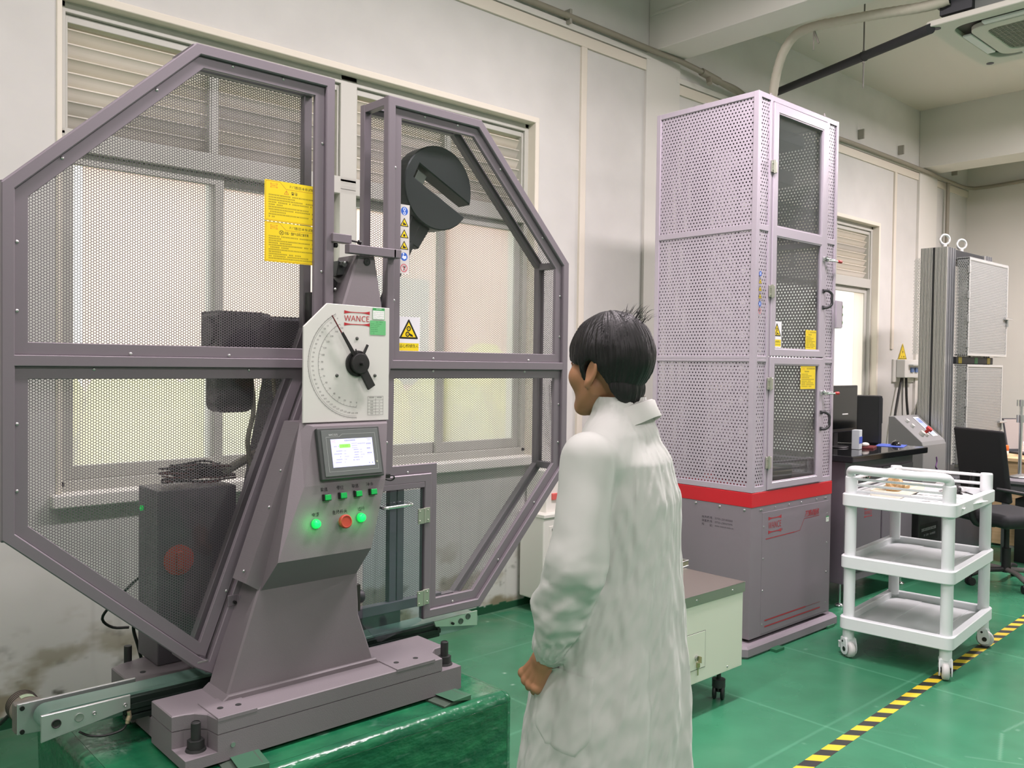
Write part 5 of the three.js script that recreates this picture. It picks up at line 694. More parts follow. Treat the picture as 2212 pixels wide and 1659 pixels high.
{
  const Y = 0.965;
  const m = thing('monitor', 'black computer monitor on the granite bench half hidden by the tower', 'monitor', [5.585, Y, 1.06], 0.0);
  part('screen', span([-0.26, 0.1, -0.02], [0.26, 0.42, 0.0], 0.006), std(0x121315, 0.3), m); part('panel', span([-0.25, 0.125, -0.002], [0.25, 0.41, 0.002], 0.002), std(0x080a0b, 0.12), m); part('neck', span([-0.03, 0.01, -0.06], [0.03, 0.2, -0.02], 0.005), mBlack, m); part('foot', lathe([[0, 0], [0.1, 0], [0.1, 0.008], [0, 0.014]], 28).translate(0, 0, -0.04), mBlack, m); part('white_label', span([0.04, 0.22, 0.001], [0.12, 0.228, 0.003], 0.0005), std(0xdcdcd8, 0.5), m);
  const p = thing('computer_tower', 'black desktop computer tower standing on the granite bench beside the monitor', 'computer', [6.03, Y, 0.93], -1.02);
  part('case', span([-0.17, 0.006, -0.085], [0.17, 0.345, 0.09], 0.006), std(0x17181a, 0.35), p); part('front_bezel', span([0.165, 0.006, -0.083], [0.192, 0.345, 0.083], 0.006), std(0x26272a, 0.4), p); part('bezel_panel', span([0.19, 0.15, -0.076], [0.196, 0.33, 0.076], 0.004), std(0x303136, 0.4), p);
  for (const [x, y] of [[0.12, 0.3], [0.09, 0.03], [0.125, 0.03]]) part('case_label', span([x, y, 0.0845], [x + 0.018, y + 0.026, 0.0858], 0.0004), std(0xd5d8d4, 0.5), p); part('vent', merge([0, 1, 2, 3].map((i) => span([-0.16, 0.06 + i * 0.012, 0.0845], [-0.08, 0.066 + i * 0.012, 0.0858], 0.0003))), std(0x3c4145, 0.5), p);
  for (const [x, z] of [[-0.14, -0.06], [0.14, -0.06], [-0.14, 0.06], [0.14, 0.06]]) part('foot', span([x - 0.02, 0, z - 0.015], [x + 0.02, 0.008, z + 0.015], 0.002), mBlack, p);
  const pad = thing('mouse_pad', 'blue mouse pad on the corner of the granite bench', 'mouse pad', [6.03, Y, 1.22], 0.3); part('pad', rb(0.22, 0.003, 0.18, 0.001).clone().translate(0, 0.0015, 0), std(0x4a62b8, 0.8), pad);
  const ms = thing('computer_mouse', 'black computer mouse with a glossy top on the blue pad', 'mouse', [6.06, Y + 0.003, 1.24], 0.6); part('shell', new THREE.SphereGeometry(1, 20, 12, 0, 6.3, 0, 1.57).scale(0.055, 0.034, 0.032), std(0x1a1b1d, 0.22), ms); part('wheel', new THREE.TorusGeometry(0.007, 0.003, 6, 14).translate(0.03, 0.026, 0), mSteel, ms);
  const bx = thing('white_bottle_box', 'white and blue labelled pack on the bench beside the tower cabinet', 'box', [5.56, Y, 1.2], 0.2); part('pack', rb(0.07, 0.13, 0.05, 0.004).clone().translate(0, 0.065, 0), std(0xc8d0d2, 0.4), bx); part('blue_label', span([-0.036, 0.04, 0.0245], [0.036, 0.085, 0.0262], 0.0005), std(0x2a4ab0, 0.45), bx);
  const rb2 = thing('red_notebook', 'dark red notebook lying on the granite bench behind the labelled pack', 'notebook', [5.72, Y, 1.19], 0.3); part('cover', rb(0.16, 0.012, 0.11, 0.002).clone().translate(0, 0.006, 0), std(0x6e2c2c, 0.5), rb2); const st = thing('white_strip', 'crumpled white paper lying on the dark red notebook', 'paper', [5.68, Y + 0.012, 1.2], 0); part('paper', new THREE.IcosahedronGeometry(0.03, 2).scale(1.2, 0.5, 0.8).translate(0, 0.013, 0), std(0xd8d5cc, 0.8), st);
}
// ---------- electronic tester with aluminium columns, mesh cages and a sloping console ----------
{
  const t = thing('electronic_tester', 'tall testing machine with ribbed aluminium columns and grey mesh cages behind the bench', 'machine'), mRib = std(0xbdbeb6, 0.36, 0.55), mRibD = std(0x7c7f80, 0.4, 0.5), mCage = std(0xa9ada9, 0.45, 0.4);
  const ZB = 0.816, ZF = 1.031, XL = 7.4;
  const col = (x0, x1) => { // ribbed extrusion: fine ribs on the side face with a dark slot, coarser ones in front
    const c = grp('column', t), n = 24, d = (ZF - ZB) / n; part('core', span([x0 + 0.006, 0.3, ZB], [x1, 2.512, ZF - 0.006], 0.003), mRibD, c);
    for (let i = 0; i < n; i++) { if (i === 11 || i === 12) continue; part('rib', span([x0, 0.3, ZB + d * (i + 0.1)], [x0 + 0.012, 2.51, ZB + d * (i + (i % 3 ? 0.85 : 0.6))], 0.001), mRib, c); }
    part('slot_band', span([x0 + 0.002, 0.3, ZB + d * 11.05], [x0 + 0.012, 2.508, ZB + d * 12.9], 0.001), mDark, c);
    for (let i = 0; i < 7; i++) part('rib', span([x0 + 0.012 + i * 0.024, 0.3, ZF - 0.012], [x0 + 0.03 + i * 0.024, 2.51, ZF - (i % 2) * 0.003], 0.001), mRibD, c);
  };
  col(XL, 7.585); col(8.215, 8.41);
  part('crown', span([7.585, 2.42, ZB + 0.02], [8.215, 2.505, ZF - 0.01], 0.006), std(0x2f3234, 0.5, 0.2), t);
  for (const [x, z] of [[7.52, 0.96], [7.9, 0.95]]) part('lifting_eye', merge([new THREE.TorusGeometry(0.04, 0.011, 10, 26).rotateY(-0.7).translate(x, 2.585, z), rod([x, 2.5, z], [x, 2.55, z], 0.018)]), std(0xdcdedb, 0.3, 0.6), t);
  part('crosshead', span([7.59, 1.552, ZF - 0.1], [8.41, 1.612, ZF + 0.02], 0.004), std(0x2c2f30, 0.5, 0.2), t);
  for (const [x, c] of [[7.63, 0xc9b42a], [7.98, 0x3c8f54], [8.27, 0xc9b42a]]) part('crosshead_label', span([x, 1.556, ZF + 0.019], [x + 0.07, 1.608, ZF + 0.0215], 0.0005), std(c, 0.5), t);
  const cage = (y0, y1, x1, dz) => {
    const g = grp('mesh_cage', t), x0 = 7.595, z1 = ZF + dz, wd = x1 - x0;
    const pan = perforated([[0, 0], [wd, 0], [wd, y1 - y0], [0, y1 - y0]], 0.016, 0.0052, false), sid = perforated([[0, 0], [dz, 0], [dz, y1 - y0], [0, y1 - y0]], 0.016, 0.0052, false);
    part('front_mesh', pan.translate(x0, y0, z1), mCage, g); part('side_mesh', lay(sid.clone(), [x0, y0, ZF], [0, 0, 1], [0, 1, 0]), mCage, g); part('side_mesh', lay(sid.clone(), [x1, y0, ZF], [0, 0, 1], [0, 1, 0]), mCage, g);
    part('cage_pane', span([x0 + 0.012, y0 + 0.01, z1 - 0.016], [x1 - 0.012, y1 - 0.01, z1 - 0.01], 0.001), std(0x70746f, 0.45, 0.3), g);
    part('cage_frame', merge([ring([[x0, y0], [x1, y0], [x1, y1], [x0, y1]], 0.02, z1 - 0.008, z1 + 0.004, 0.001), ...[[x0, y0], [x1 - 0.012, y0], [x0, y1 - 0.012], [x1 - 0.012, y1 - 0.012]].map(([x, y]) => span([x, y, ZF], [x + 0.012, y + 0.012, z1], 0.001)), ...[0.12, 0.38, 0.62, 0.88].map((k) => span([x0 - 0.008, y0 + (y1 - y0) * k - 0.03, z1 - 0.006], [x0 + 0.012, y0 + (y1 - y0) * k + 0.03, z1 + 0.01], 0.002))]), std(0xb9bcb8, 0.38, 0.45), g);
    const ym = y0 + (y1 - y0) * (y0 > 1 ? 0.42 : 0.4); part('cage_latch', merge([rod([x1 - 0.09, ym, z1 + 0.012], [x1 + 0.05, ym, z1 + 0.022], 0.011), rod([x1 - 0.02, ym - 0.07, z1 + 0.012], [x1 - 0.02, ym, z1 + 0.012], 0.009)]), mChrome, g);
  };
  cage(1.62, 2.432, 8.49, 0.1); cage(0.71, 1.548, 8.41, 0.1);
  part('left_mesh_wing', lay(perforated([[0, 0], [0.052, 0], [0.052, 0.8], [0, 0.8]], 0.016, 0.0052, false), [XL + 0.006, 1.627, 0.762], [0, 0, 1], [0, 1, 0]), std(0xcfd0cb, 0.45, 0.4), t);
  // console in front, sloping panel
  const c = grp('console', t), cx0 = 6.95, cx1 = 7.39, z0 = 0.78, z1 = 1.06;
  part('console_body', (() => { const s = poly([[z0, 0], [z1, 0], [z1, 0.9], [z1 - 0.012, 0.93], [z0 + 0.05, 1.12], [z0, 1.12]].map(([z, y]) => [-z, y])); return extr(s, cx1 - cx0, 0, 0.004).rotateY(Math.PI / 2).translate(cx0, 0, 0); })(), std(0x7e807e, 0.5, 0.1), c);
  const sl = Math.atan2(0.19, 0.218), q = new THREE.Quaternion().setFromAxisAngle(V(1, 0, 0), -Math.PI / 2 + sl), at = (x, k, h = 0.003) => [x, 1.12 - k * 0.19 + h * Math.cos(sl), z0 + 0.05 + k * 0.218 + h * Math.sin(sl)];
  decal('display', canvas(300, 300, (g, w, h) => { g.fillStyle = '#e4e6ea'; g.fillRect(0, 0, w, h); g.fillStyle = '#9fb0d8'; g.fillRect(30, 20, w - 60, h - 40); smallPrint(g, 60, 60, 180, 40, '#3c55a8'); smallPrint(g, 60, 170, 180, 36, '#3c55a8'); }), 0.1, 0.22, at(7.29, 0.46), c, { quat: q });
  for (const [x, k, m, h, r] of [[7.06, 0.22, 0xd8dad6, 0.02, 0.016], [7.06, 0.42, 0xd8dad6, 0.02, 0.016], [7.07, 0.74, 0xd3d3cc, 0.03, 0.022], [7.14, 0.8, 0xd3d3cc, 0.02, 0.012]]) part('console_knob', rod(at(x, k, 0), at(x, k, h), r, 16), std(m, 0.3, 0.4), c);
  part('emergency_knob', merge([rod(at(7.19, 0.68, 0), at(7.19, 0.68, 0.03), 0.014), rod(at(7.19, 0.68, 0.03), at(7.19, 0.68, 0.05), 0.026, 18)]), std(0xb8302e, 0.4), c);
  part('purple_mark', tube([[7.2, 0.8, 1.0635], [7.21, 0.76, 1.0635], [7.19, 0.72, 1.0635], [7.22, 0.7, 1.0635], [7.19, 0.67, 1.0635]], 0.004, 24, 5), std(0x6a3a78, 0.6), c);
  part('machine_base', span([7.4, 0, 0.7], [8.6, 0.62, 1.14], 0.006), std(0x54575a, 0.5, 0.2), t);
  rebase(t, [7.9, 0, 0.92]);
}
// wall breaker box, warning triangle and cables
{
  const b = thing('breaker_box', 'grey white breaker box with two switches on the wall under the yellow triangle', 'electrical box');
  part('back_board', span([8.72, 1.37, 0.0], [9.2, 1.6, 0.02], 0.003), std(0xc8c9c0, 0.5), b); part('box', span([8.78, 1.415, 0.02], [9.12, 1.6, 0.11], 0.008), std(0xd2d4cd, 0.45), b); part('visor', span([8.86, 1.535, 0.11], [9.14, 1.55, 0.16], 0.004), std(0xaab0aa, 0.3), b);
  part('switch', span([8.9, 1.47, 0.11], [8.96, 1.52, 0.125], 0.003), std(0x4a6a9a, 0.4), b); part('switch', span([9.0, 1.47, 0.11], [9.06, 1.52, 0.125], 0.003), std(0x4a6a9a, 0.4), b); part('side_tray', span([9.1, 1.41, 0.0], [9.4, 1.44, 0.06], 0.003), std(0xc2c4bc, 0.5), b);
  rebase(b, [8.95, 1.5, 0]);
  const k = thing('hanging_cables', 'black cables hanging from the breaker box down behind the tester console', 'cable');
  for (const p of [[[8.85, 1.42, 0.05], [8.78, 1.25, 0.05], [8.66, 0.9, 0.06], [8.6, 0.4, 0.08]], [[8.95, 1.42, 0.05], [8.97, 1.2, 0.05], [9.03, 0.85, 0.06], [9.05, 0.4, 0.08]], [[9.45, 1.3, 0.06], [9.25, 1.15, 0.06], [9.12, 0.95, 0.08], [9.08, 0.6, 0.1]], [[9.5, 1.27, 0.06], [9.3, 1.12, 0.07], [9.18, 0.92, 0.09], [9.14, 0.6, 0.1]]]) part('cable', tube(p, 0.013, 24), std(0x2f302e, 0.6), k);
  part('thin_lead', tube([[8.9, 1.42, 0.04], [8.9, 1.1, 0.04], [8.88, 0.6, 0.05]], 0.004, 16), mDark, k);
  const s = thing('voltage_sign', 'yellow triangular high voltage sign on the wall above the breaker box', 'sign');
  part('plate', plate([[8.85, 1.6], [9.05, 1.6], [8.95, 1.765]], 0.006, 0.009, 0.0008), std(0xdcc21e, 0.5), s);
  decal('sign_print', canvas(200, 165, (g, w, h) => { g.clearRect(0, 0, w, h); g.strokeStyle = '#2a2608'; g.lineWidth = 6; g.beginPath(); g.moveTo(100, 14); g.lineTo(188, 157); g.lineTo(12, 157); g.closePath(); g.stroke(); g.fillStyle = '#2a2608'; g.beginPath(); g.moveTo(104, 52); g.lineTo(88, 92); g.lineTo(102, 90); g.lineTo(94, 120); g.lineTo(116, 80); g.lineTo(102, 82); g.closePath(); g.fill(); smallPrint(g, 66, 128, 74, 20, '#2a2608'); }), 0.196, 0.16, [8.95, 1.682, 0.0096], s, { alpha: true });
  const c = thing('hanging_cable', 'thin black cable hanging down the window wall behind the person', 'cable'); part('cable', tube([[3.86, 1.4, 0.03], [3.88, 1.2, 0.03], [3.95, 1.0, 0.035], [4.08, 0.86, 0.04]], 0.006, 30), mDark, c);
}
// ---------- far right: desks, chair, boxes ----------
{
  const chair = thing('office_chair', 'black mesh office chair with armrests on a five star base behind the trolley', 'chair', [6.68, 0, 1.76], -2.1), k = std(0x1b1c1d, 0.55);
  for (let i = 0; i < 5; i++) { const a = i * 1.2566 + 0.3, c = Math.cos(a), s = Math.sin(a); const leg = part('star_leg', tube([[0.03 * c, 0.1, 0.03 * s], [0.16 * c, 0.1, 0.16 * s], [0.29 * c, 0.075, 0.29 * s]], 0.018, 12), std(i % 2 ? 0x2b2b2c : 0x6d6a66, 0.5), chair); part('castor', merge([-0.014, 0.014].map((o) => new THREE.CylinderGeometry(0.027, 0.027, 0.018, 18).rotateX(Math.PI / 2).translate(0, 0, o).rotateY(-a).translate(0.29 * c, 0.027, 0.29 * s)).concat([rod([0.29 * c, 0.03, 0.29 * s], [0.29 * c, 0.075, 0.29 * s], 0.009)])), k, chair); void leg; }
  part('gas_lift', merge([rod([0, 0.08, 0], [0, 0.25, 0], 0.03), rod([0, 0.25, 0], [0, 0.42, 0], 0.018), span([-0.1, 0.4, -0.1], [0.1, 0.44, 0.1], 0.01)]), k, chair);
  part('seat', new RoundedBoxGeometry(0.5, 0.09, 0.48, 4, 0.042).translate(0, 0.475, 0), std(0x202224, 0.85), chair);
  const back = (() => { const g = new RoundedBoxGeometry(0.46, 0.5, 0.035, 8, 0.016), p = g.attributes.position; for (let i = 0; i < p.count; i++) { const x = p.getX(i); p.setZ(i, p.getZ(i) - 0.9 * x * x + 0.15 * (p.getY(i)) ** 2); } g.computeVertexNormals(); return g.rotateX(0.16).translate(0, 0.84, 0.25); })();
  part('backrest', back, std(0x191a1c, 0.8), chair); part('back_strut', tube([[0, 0.42, 0.1], [0, 0.44, 0.26], [0, 0.58, 0.3], [0, 0.8, 0.275]], 0.022, 20), k, chair);
  for (const s of [-1, 1]) part('armrest', merge([tube([[s * 0.2, 0.44, 0.02], [s * 0.3, 0.5, 0.02], [s * 0.31, 0.66, 0.04]], 0.014, 16), tube([[s * 0.31, 0.66, 0.04], [s * 0.31, 0.68, -0.08], [s * 0.28, 0.675, -0.2]], 0.016, 16), tube([[s * 0.31, 0.66, 0.04], [s * 0.29, 0.68, 0.16], [s * 0.2, 0.7, 0.27]], 0.013, 16)]), k, chair);
  const wd = (() => { const t = dataTex(256, 128, (u, v) => { const k2 = 0.06 * N3(u * 3, v * 40, 2) + 0.04 * N3(u * 6, v * 120, 5); return [0.8 + k2, 0.69 + k2, 0.52 + k2]; }, true); return std(0xffffff, 0.5, 0, { map: t }); })();
  const desk = thing('wooden_desk', 'pale wood desk with a raised back counter at the far right of the room', 'desk');
part('top', span([8.0, 0.735, 1.16], [9.6, 0.765, 3.0], 0.004), wd, desk); part('side_panel', span([8.04, 0.02, 1.2], [8.07, 0.735, 2.95], 0.003), wd, desk); part('back_panel', span([8.07, 0.1, 1.2], [9.55, 0.735, 1.225], 0.003), wd, desk); part('drawer_unit', span([9.0, 0.02, 1.3], [9.5, 0.73, 2.2], 0.004), wd, desk); rebase(desk, [8.8, 0, 2.0]);
  const tb = thing('grey_table', 'low grey steel table between the trolley and the wooden desk', 'table');
  part('top', span([7.34, 0.625, 1.45], [7.94, 0.65, 2.9], 0.004), std(0x6e6c70, 0.55), tb); part('apron', span([7.37, 0.57, 1.48], [7.91, 0.625, 2.87], 0.003), std(0x59585c, 0.55), tb); for (const [x, z] of [[7.38, 1.49], [7.86, 1.49], [7.38, 2.82], [7.86, 2.82]]) part('leg', span([x, 0, z], [x + 0.045, 0.57, z + 0.045], 0.003), std(0x59585c, 0.5), tb); rebase(tb, [7.64, 0, 2.2]);
  const txt = canvas(300, 120, (g, w, h) => { g.fillStyle = '#1c1d1e'; g.fillRect(0, 0, w, h); smallPrint(g, 20, 30, 230, 24, '#a9acac'); smallPrint(g, 60, 74, 190, 16, '#8d9090'); });
  [[6.52, 0, 1.1, 0.4, 0.47, 0.4, 'black printed carton with white lettering standing on the floor beside the bench end'], [7.66, 0.0, 1.78, 0.36, 0.5, 0.45, 'black printed carton with white lettering under the low grey table']].forEach(([x, y, z, w, h, d, l]) => { const o = thing('black_carton', l, 'carton', [x, y, z], 0, 'black cartons'); part('carton', rb(w, h, d, 0.004).clone().translate(0, h / 2, 0), std(0x1c1d1e, 0.6), o); part('tape_seam', span([-w / 2, h, -0.025], [w / 2, h + 0.001, 0.025], 0.0003), std(0x6b5a40, 0.4), o); decal('carton_print', txt, 0.3, 0.12, [-0.02, h * 0.68, d / 2 + 0.001], o); decal('carton_print', txt, 0.3, 0.12, [-w / 2 - 0.001, h * 0.68, 0], o, { facing: '-x' }); });
  // on the wooden desk
  const Y = 0.765;
  const lp = thing('laptop', 'open laptop seen edge on at the far end of the wooden desk', 'laptop', [8.55, Y, 1.36], -0.6); part('base', rb(0.34, 0.018, 0.24, 0.004).clone().translate(0, 0.009, 0), std(0x3a3c3f, 0.4, 0.4), lp); part('screen', rb(0.34, 0.3, 0.012, 0.003).clone().translate(0, 0.15, 0).rotateX(-0.25).translate(0, 0.015, -0.12), std(0x4a4c50, 0.35, 0.4), lp); part('panel', rb(0.32, 0.27, 0.002, 0.0005).clone().translate(0, 0.155, 0.0065).rotateX(-0.25).translate(0, 0.015, -0.12), std(0x9a948e, 0.3), lp);
  const og = thing('orange_pot', 'small orange and white pot on the edge of the wooden desk', 'pot', [8.08, Y, 1.27]); part('pot', lathe([[0, 0], [0.035, 0], [0.036, 0.05], [0.03, 0.055], [0, 0.055]], 20), std(0xe8e0d4, 0.4), og); part('lid', lathe([[0, 0.055], [0.036, 0.055], [0.036, 0.095], [0.03, 0.1], [0, 0.1]], 20), std(0xe8702a, 0.4), og);
  const pb = thing('plastic_bag', 'crumpled clear plastic bag behind the orange pot', 'bag', [8.3, Y + 0.075, 1.42]); part('film', (() => { const g = new THREE.IcosahedronGeometry(0.09, 3).scale(1.5, 0.65, 1), p = g.attributes.position; for (let i = 0; i < p.count; i++) { const v = V(p.getX(i), p.getY(i), p.getZ(i)), q = 1 + 0.7 * fbm(v.x * 14, v.y * 14, v.z * 14, 3); p.setXYZ(i, v.x * q, v.y * q, v.z * q); } g.computeVertexNormals(); return g; })(), new THREE.MeshPhysicalMaterial({ color: 0xffffff, roughness: 0.15, transmission: 0.7, thickness: 0 }), pb);
  const tl = thing('red_tool', 'red and white handled tool lying on the wooden desk', 'tool', [8.2, Y + 0.012, 1.6], 0.3); part('handle', rod([0, 0, 0], [0.14, 0, 0], 0.012), std(0xb03a34, 0.4), tl); part('shaft', rod([-0.16, 0, 0], [0, 0, 0], 0.008), std(0xe0ddd4, 0.4), tl);
  const tg = thing('chrome_grip', 'chrome clamping grip of a machine just inside the right edge', 'clamp', [7.6, 0.65, 1.545]); part('grip', merge([rod([0, 0.0, 0], [0, 0.62, 0], 0.014), rod([0, 0.44, 0], [0, 0.5, 0], 0.034, 20), rod([0, 0.57, 0], [0, 0.62, 0], 0.034, 20)]), mChrome, tg); part('foot', lathe([[0, 0], [0.07, 0], [0.07, 0.015], [0.02, 0.03], [0, 0.03]], 24), mSteel, tg);
}
// ---------- ceiling services: air conditioner, pipes, hanging rods ----------
{
  const ac = thing('ceiling_air_conditioner', 'white ceiling cassette air conditioner hanging under the ceiling at the upper right', 'air conditioner', [5.685, 3.5, 2.195], 0.0);
  const w = std(0xcdcbbf, 0.5), S = 0.475;
  part('casing', span([-0.4, 0.04, -0.4], [0.4, 0.3, 0.4], 0.006), std(0x6a706a, 0.5, 0.3), ac);
  const sq = (h, r) => { const s = new THREE.Shape(); s.moveTo(-h + r, -h); s.lineTo(h - r, -h); s.quadraticCurveTo(h, -h, h, -h + r); s.lineTo(h, h - r); s.quadraticCurveTo(h, h, h - r, h); s.lineTo(-h + r, h); s.quadraticCurveTo(-h, h, -h, h - r); s.lineTo(-h, -h + r); s.quadraticCurveTo(-h, -h, -h + r, -h); return s; };
  const down = (g, y) => g.rotateX(-Math.PI / 2).translate(0, y, 0), f = sq(S, 0.05); f.holes.push(sq(0.37, 0.12)); part('fascia', down(extr(f, 0.035, 0, 0.004), 0.0), w, ac);
  const c = sq(0.3, 0.1); c.holes.push(sq(0.225, 0.07)); part('grille_frame', down(extr(c, 0.03, 0, 0.004), -0.012), w, ac); part('recess', down(extr(sq(0.37, 0.12), 0.01, 0, 0), 0.03), std(0x57534c, 0.7), ac);
  part('grille', merge([...Array.from({ length: 19 }, (_, i) => rod([-0.225 + i * 0.025, -0.004, -0.225], [-0.225 + i * 0.025, -0.004, 0.225], 0.0025, 6)), ...Array.from({ length: 19 }, (_, i) => rod([-0.225, -0.002, -0.225 + i * 0.025], [0.225, -0.002, -0.225 + i * 0.025], 0.0025, 6))]), std(0xa9a498, 0.5), ac); part('filter', span([-0.23, 0.004, -0.23], [0.23, 0.01, 0.23], 0), std(0x8b857c, 0.8), ac);
  for (let i = 0; i < 4; i++) { const g = span([-0.2, -0.012, 0.31], [0.2, 0.004, 0.36], 0.007); part('air_flap', g.rotateX(0.0).rotateY(i * Math.PI / 2), std(0xd9dad6, 0.35), ac); }
  for (const [x, z] of [[-0.42, -0.42], [0.42, -0.42]]) part('corner_badge', new THREE.CylinderGeometry(0.022, 0.022, 0.003, 20).translate(x, -0.001, z), std(0x4c4a52, 0.5), ac);
  for (const [x, z] of [[-0.36, -0.42], [0.36, -0.42], [-0.36, 0.42], [0.36, 0.42]]) part('hanger', merge([rod([x, 0.15, z], [x, 0.7, z], 0.006), span([x - 0.03, 0.13, z - 0.02], [x + 0.03, 0.16, z + 0.03], 0.002)]), std(0x6d6c66, 0.5, 0.3), ac);
  part('pipe_port', span([-0.44, 0.06, -0.4], [-0.4, 0.22, -0.22], 0.004), std(0x3a3c40, 0.6), ac);
  const wp = thing('wrapped_pipe', 'cream tape-wrapped refrigerant pipe sagging from the air conditioner down behind the tower', 'pipe');
  const pts = [[5.22, 3.63, 1.86], [5.2, 3.62, 1.75], [5.2, 3.657, 1.46], [5.2, 3.683, 1.224], [5.2, 3.7, 1.036], [5.2, 3.685, 0.906], [5.2, 3.6, 0.82], [5.2, 3.49, 0.775], [5.2, 3.34, 0.745], [5.2, 3.0, 0.72]];
  part('wrapping', (() => { const cv = new THREE.CatmullRomCurve3(pts.map((p) => V(...p)), false, 'centripetal'), g = new THREE.TubeGeometry(cv, 220, 0.03, 14), p = g.attributes.position; for (let i = 0; i <= 220; i++) { const c0 = cv.getPointAt(i / 220); for (let j = 0; j <= 14; j++) { const k = i * 15 + j, v = V(p.getX(k), p.getY(k), p.getZ(k)).sub(c0), q = 1 + 0.025 * Math.sin(i * 1.1 + j * 0.4) + 0.06 * N3(i * 0.3, j, 2); v.multiplyScalar(q).add(c0); p.setXYZ(k, v.x, v.y, v.z); } } g.computeVertexNormals(); return g; })(), std(0xb9b5a4, 0.7), wp);
  part('tie', merge([rod([5.2, 3.67, 1.03], [5.2, 3.55, 1.03], 0.005), rod([5.2, 3.68, 1.03], [5.21, 3.59, 1.06], 0.007)]), std(0x8d8a80, 0.6), wp);
  const bp = thing('black_pipe', 'black foam insulated pipe running straight from the air conditioner to the wall', 'pipe');
  part('insulation', rod([5.215, 3.49, 1.76], [6.22, 3.70, 0.16], 0.03, 16), std(0x2a2b2d, 0.75), bp); part('joint', rod([5.59, 3.568, 1.165], [5.575, 3.565, 1.19], 0.033, 16), std(0x1e1f20, 0.6), bp);
  const hr = thing('hanger_rod', 'thin threaded rod hanging from the ceiling through the black pipe', 'rod'); part('rod', rod([5.583, 4.2, 1.178], [5.583, 3.36, 1.178], 0.005), std(0x7f7d76, 0.5, 0.4), hr); part('clamp', rod([5.583, 3.52, 1.178], [5.583, 3.61, 1.178], 0.009), std(0x9a978e, 0.4, 0.5), hr);
}
// ---------- person in a lab coat, seen from behind on his left ----------
// surface nets over a signed distance field
function mesher(f, lo, hi, h) {
  const n = lo.map((l, i) => Math.ceil((hi[i] - l) / h) + 1), [nx, ny, nz] = n, val = new Float32Array(nx * ny * nz), at = (i, j, k) => (k * ny + j) * nx + i;
  for (let k = 0; k < nz; k++) for (let j = 0; j < ny; j++) for (let i = 0; i < nx; i++) val[at(i, j, k)] = f(lo[0] + i * h, lo[1] + j * h, lo[2] + k * h);
  const cell = new Int32Array(nx * ny * nz).fill(-1), pos = [], idx = [], E = [[0, 1], [2, 3], [4, 5], [6, 7], [0, 2], [1, 3], [4, 6], [5, 7], [0, 4], [1, 5], [2, 6], [3, 7]];
  for (let k = 0; k < nz - 1; k++) for (let j = 0; j < ny - 1; j++) for (let i = 0; i < nx - 1; i++) {
    const v = [], c0 = at(i, j, k); let s = 0; for (let c = 0; c < 8; c++) { v[c] = val[c0 + (c & 1) + (c & 2 ? nx : 0) + (c & 4 ? nx * ny : 0)]; if (v[c] < 0) s |= 1 << c; }
    if (s === 0 || s === 255) continue;
    let x = 0, y = 0, z = 0, m = 0; for (const [a, b] of E) if (v[a] < 0 !== v[b] < 0) { const t = v[a] / (v[a] - v[b]); x += (a & 1) + t * ((b & 1) - (a & 1)); y += ((a >> 1) & 1) + t * (((b >> 1) & 1) - ((a >> 1) & 1)); z += (a >> 2) + t * ((b >> 2) - (a >> 2)); m++; }
    cell[c0] = pos.length / 3; pos.push(lo[0] + (i + x / m) * h, lo[1] + (j + y / m) * h, lo[2] + (k + z / m) * h);
  }
  const quad = (a, b, c, d, flip) => { if (a < 0 || b < 0 || c < 0 || d < 0) return; flip ? idx.push(a, c, b, a, d, c) : idx.push(a, b, c, a, c, d); };
  for (let k = 1; k < nz - 1; k++) for (let j = 1; j < ny - 1; j++) for (let i = 1; i < nx - 1; i++) {
    const o = at(i, j, k), v = val[o] < 0, sx = 1, sy = nx, sz = nx * ny;
    if (v !== val[o + sx] < 0) quad(cell[o - sy - sz], cell[o - sz], cell[o], cell[o - sy], !v);
    if (v !== val[o + sy] < 0) quad(cell[o - sx - sz], cell[o - sx], cell[o], cell[o - sz], !v);
    if (v !== val[o + sz] < 0) quad(cell[o - sx - sy], cell[o - sy], cell[o], cell[o - sx], !v);
  }
  const g = new THREE.BufferGeometry(); g.setAttribute('position', new THREE.Float32BufferAttribute(pos, 3)); g.setIndex(idx);
  const nn = new Float32Array(pos.length), e = h * 0.5; for (let i = 0; i < pos.length; i += 3) { const [x, y, z] = [pos[i], pos[i + 1], pos[i + 2]]; const a = f(x + e, y, z) - f(x - e, y, z), b = f(x, y + e, z) - f(x, y - e, z), c = f(x, y, z + e) - f(x, y, z - e), l = Math.hypot(a, b, c) || 1; nn[i] = a / l; nn[i + 1] = b / l; nn[i + 2] = c / l; }
  g.setAttribute('normal', new THREE.BufferAttribute(nn, 3));
  return g;
}
const cap = (x, y, z, a, b, ra, rb_) => { const bx = b[0] - a[0], by = b[1] - a[1], bz = b[2] - a[2], px = x - a[0], py = y - a[1], pz = z - a[2], t = Math.min(1, Math.max(0, (px * bx + py * by + pz * bz) / (bx * bx + by * by + bz * bz))); return Math.hypot(px - bx * t, py - by * t, pz - bz * t) - (ra + (rb_ - ra) * t); };
const ell = (x, y, z, c, r) => { const a = (x - c[0]) / r[0], b = (y - c[1]) / r[1], d = (z - c[2]) / r[2], k0 = Math.hypot(a, b, d), k1 = Math.hypot(a / r[0], b / r[1], d / r[2]); return k1 > 1e-9 ? (k0 * (k0 - 1)) / k1 : -Math.min(...r); };
const smin = (a, b, k) => { const h = Math.max(k - Math.abs(a - b), 0) / k; return Math.min(a, b) - h * h * k * 0.25; };
const smax = (a, b, k) => -smin(-a, -b, k);
const clamp01 = (t) => Math.min(1, Math.max(0, t)), sstep = (a, b, t) => { const k = clamp01((t - a) / (b - a)); return k * k * (3 - 2 * k); };
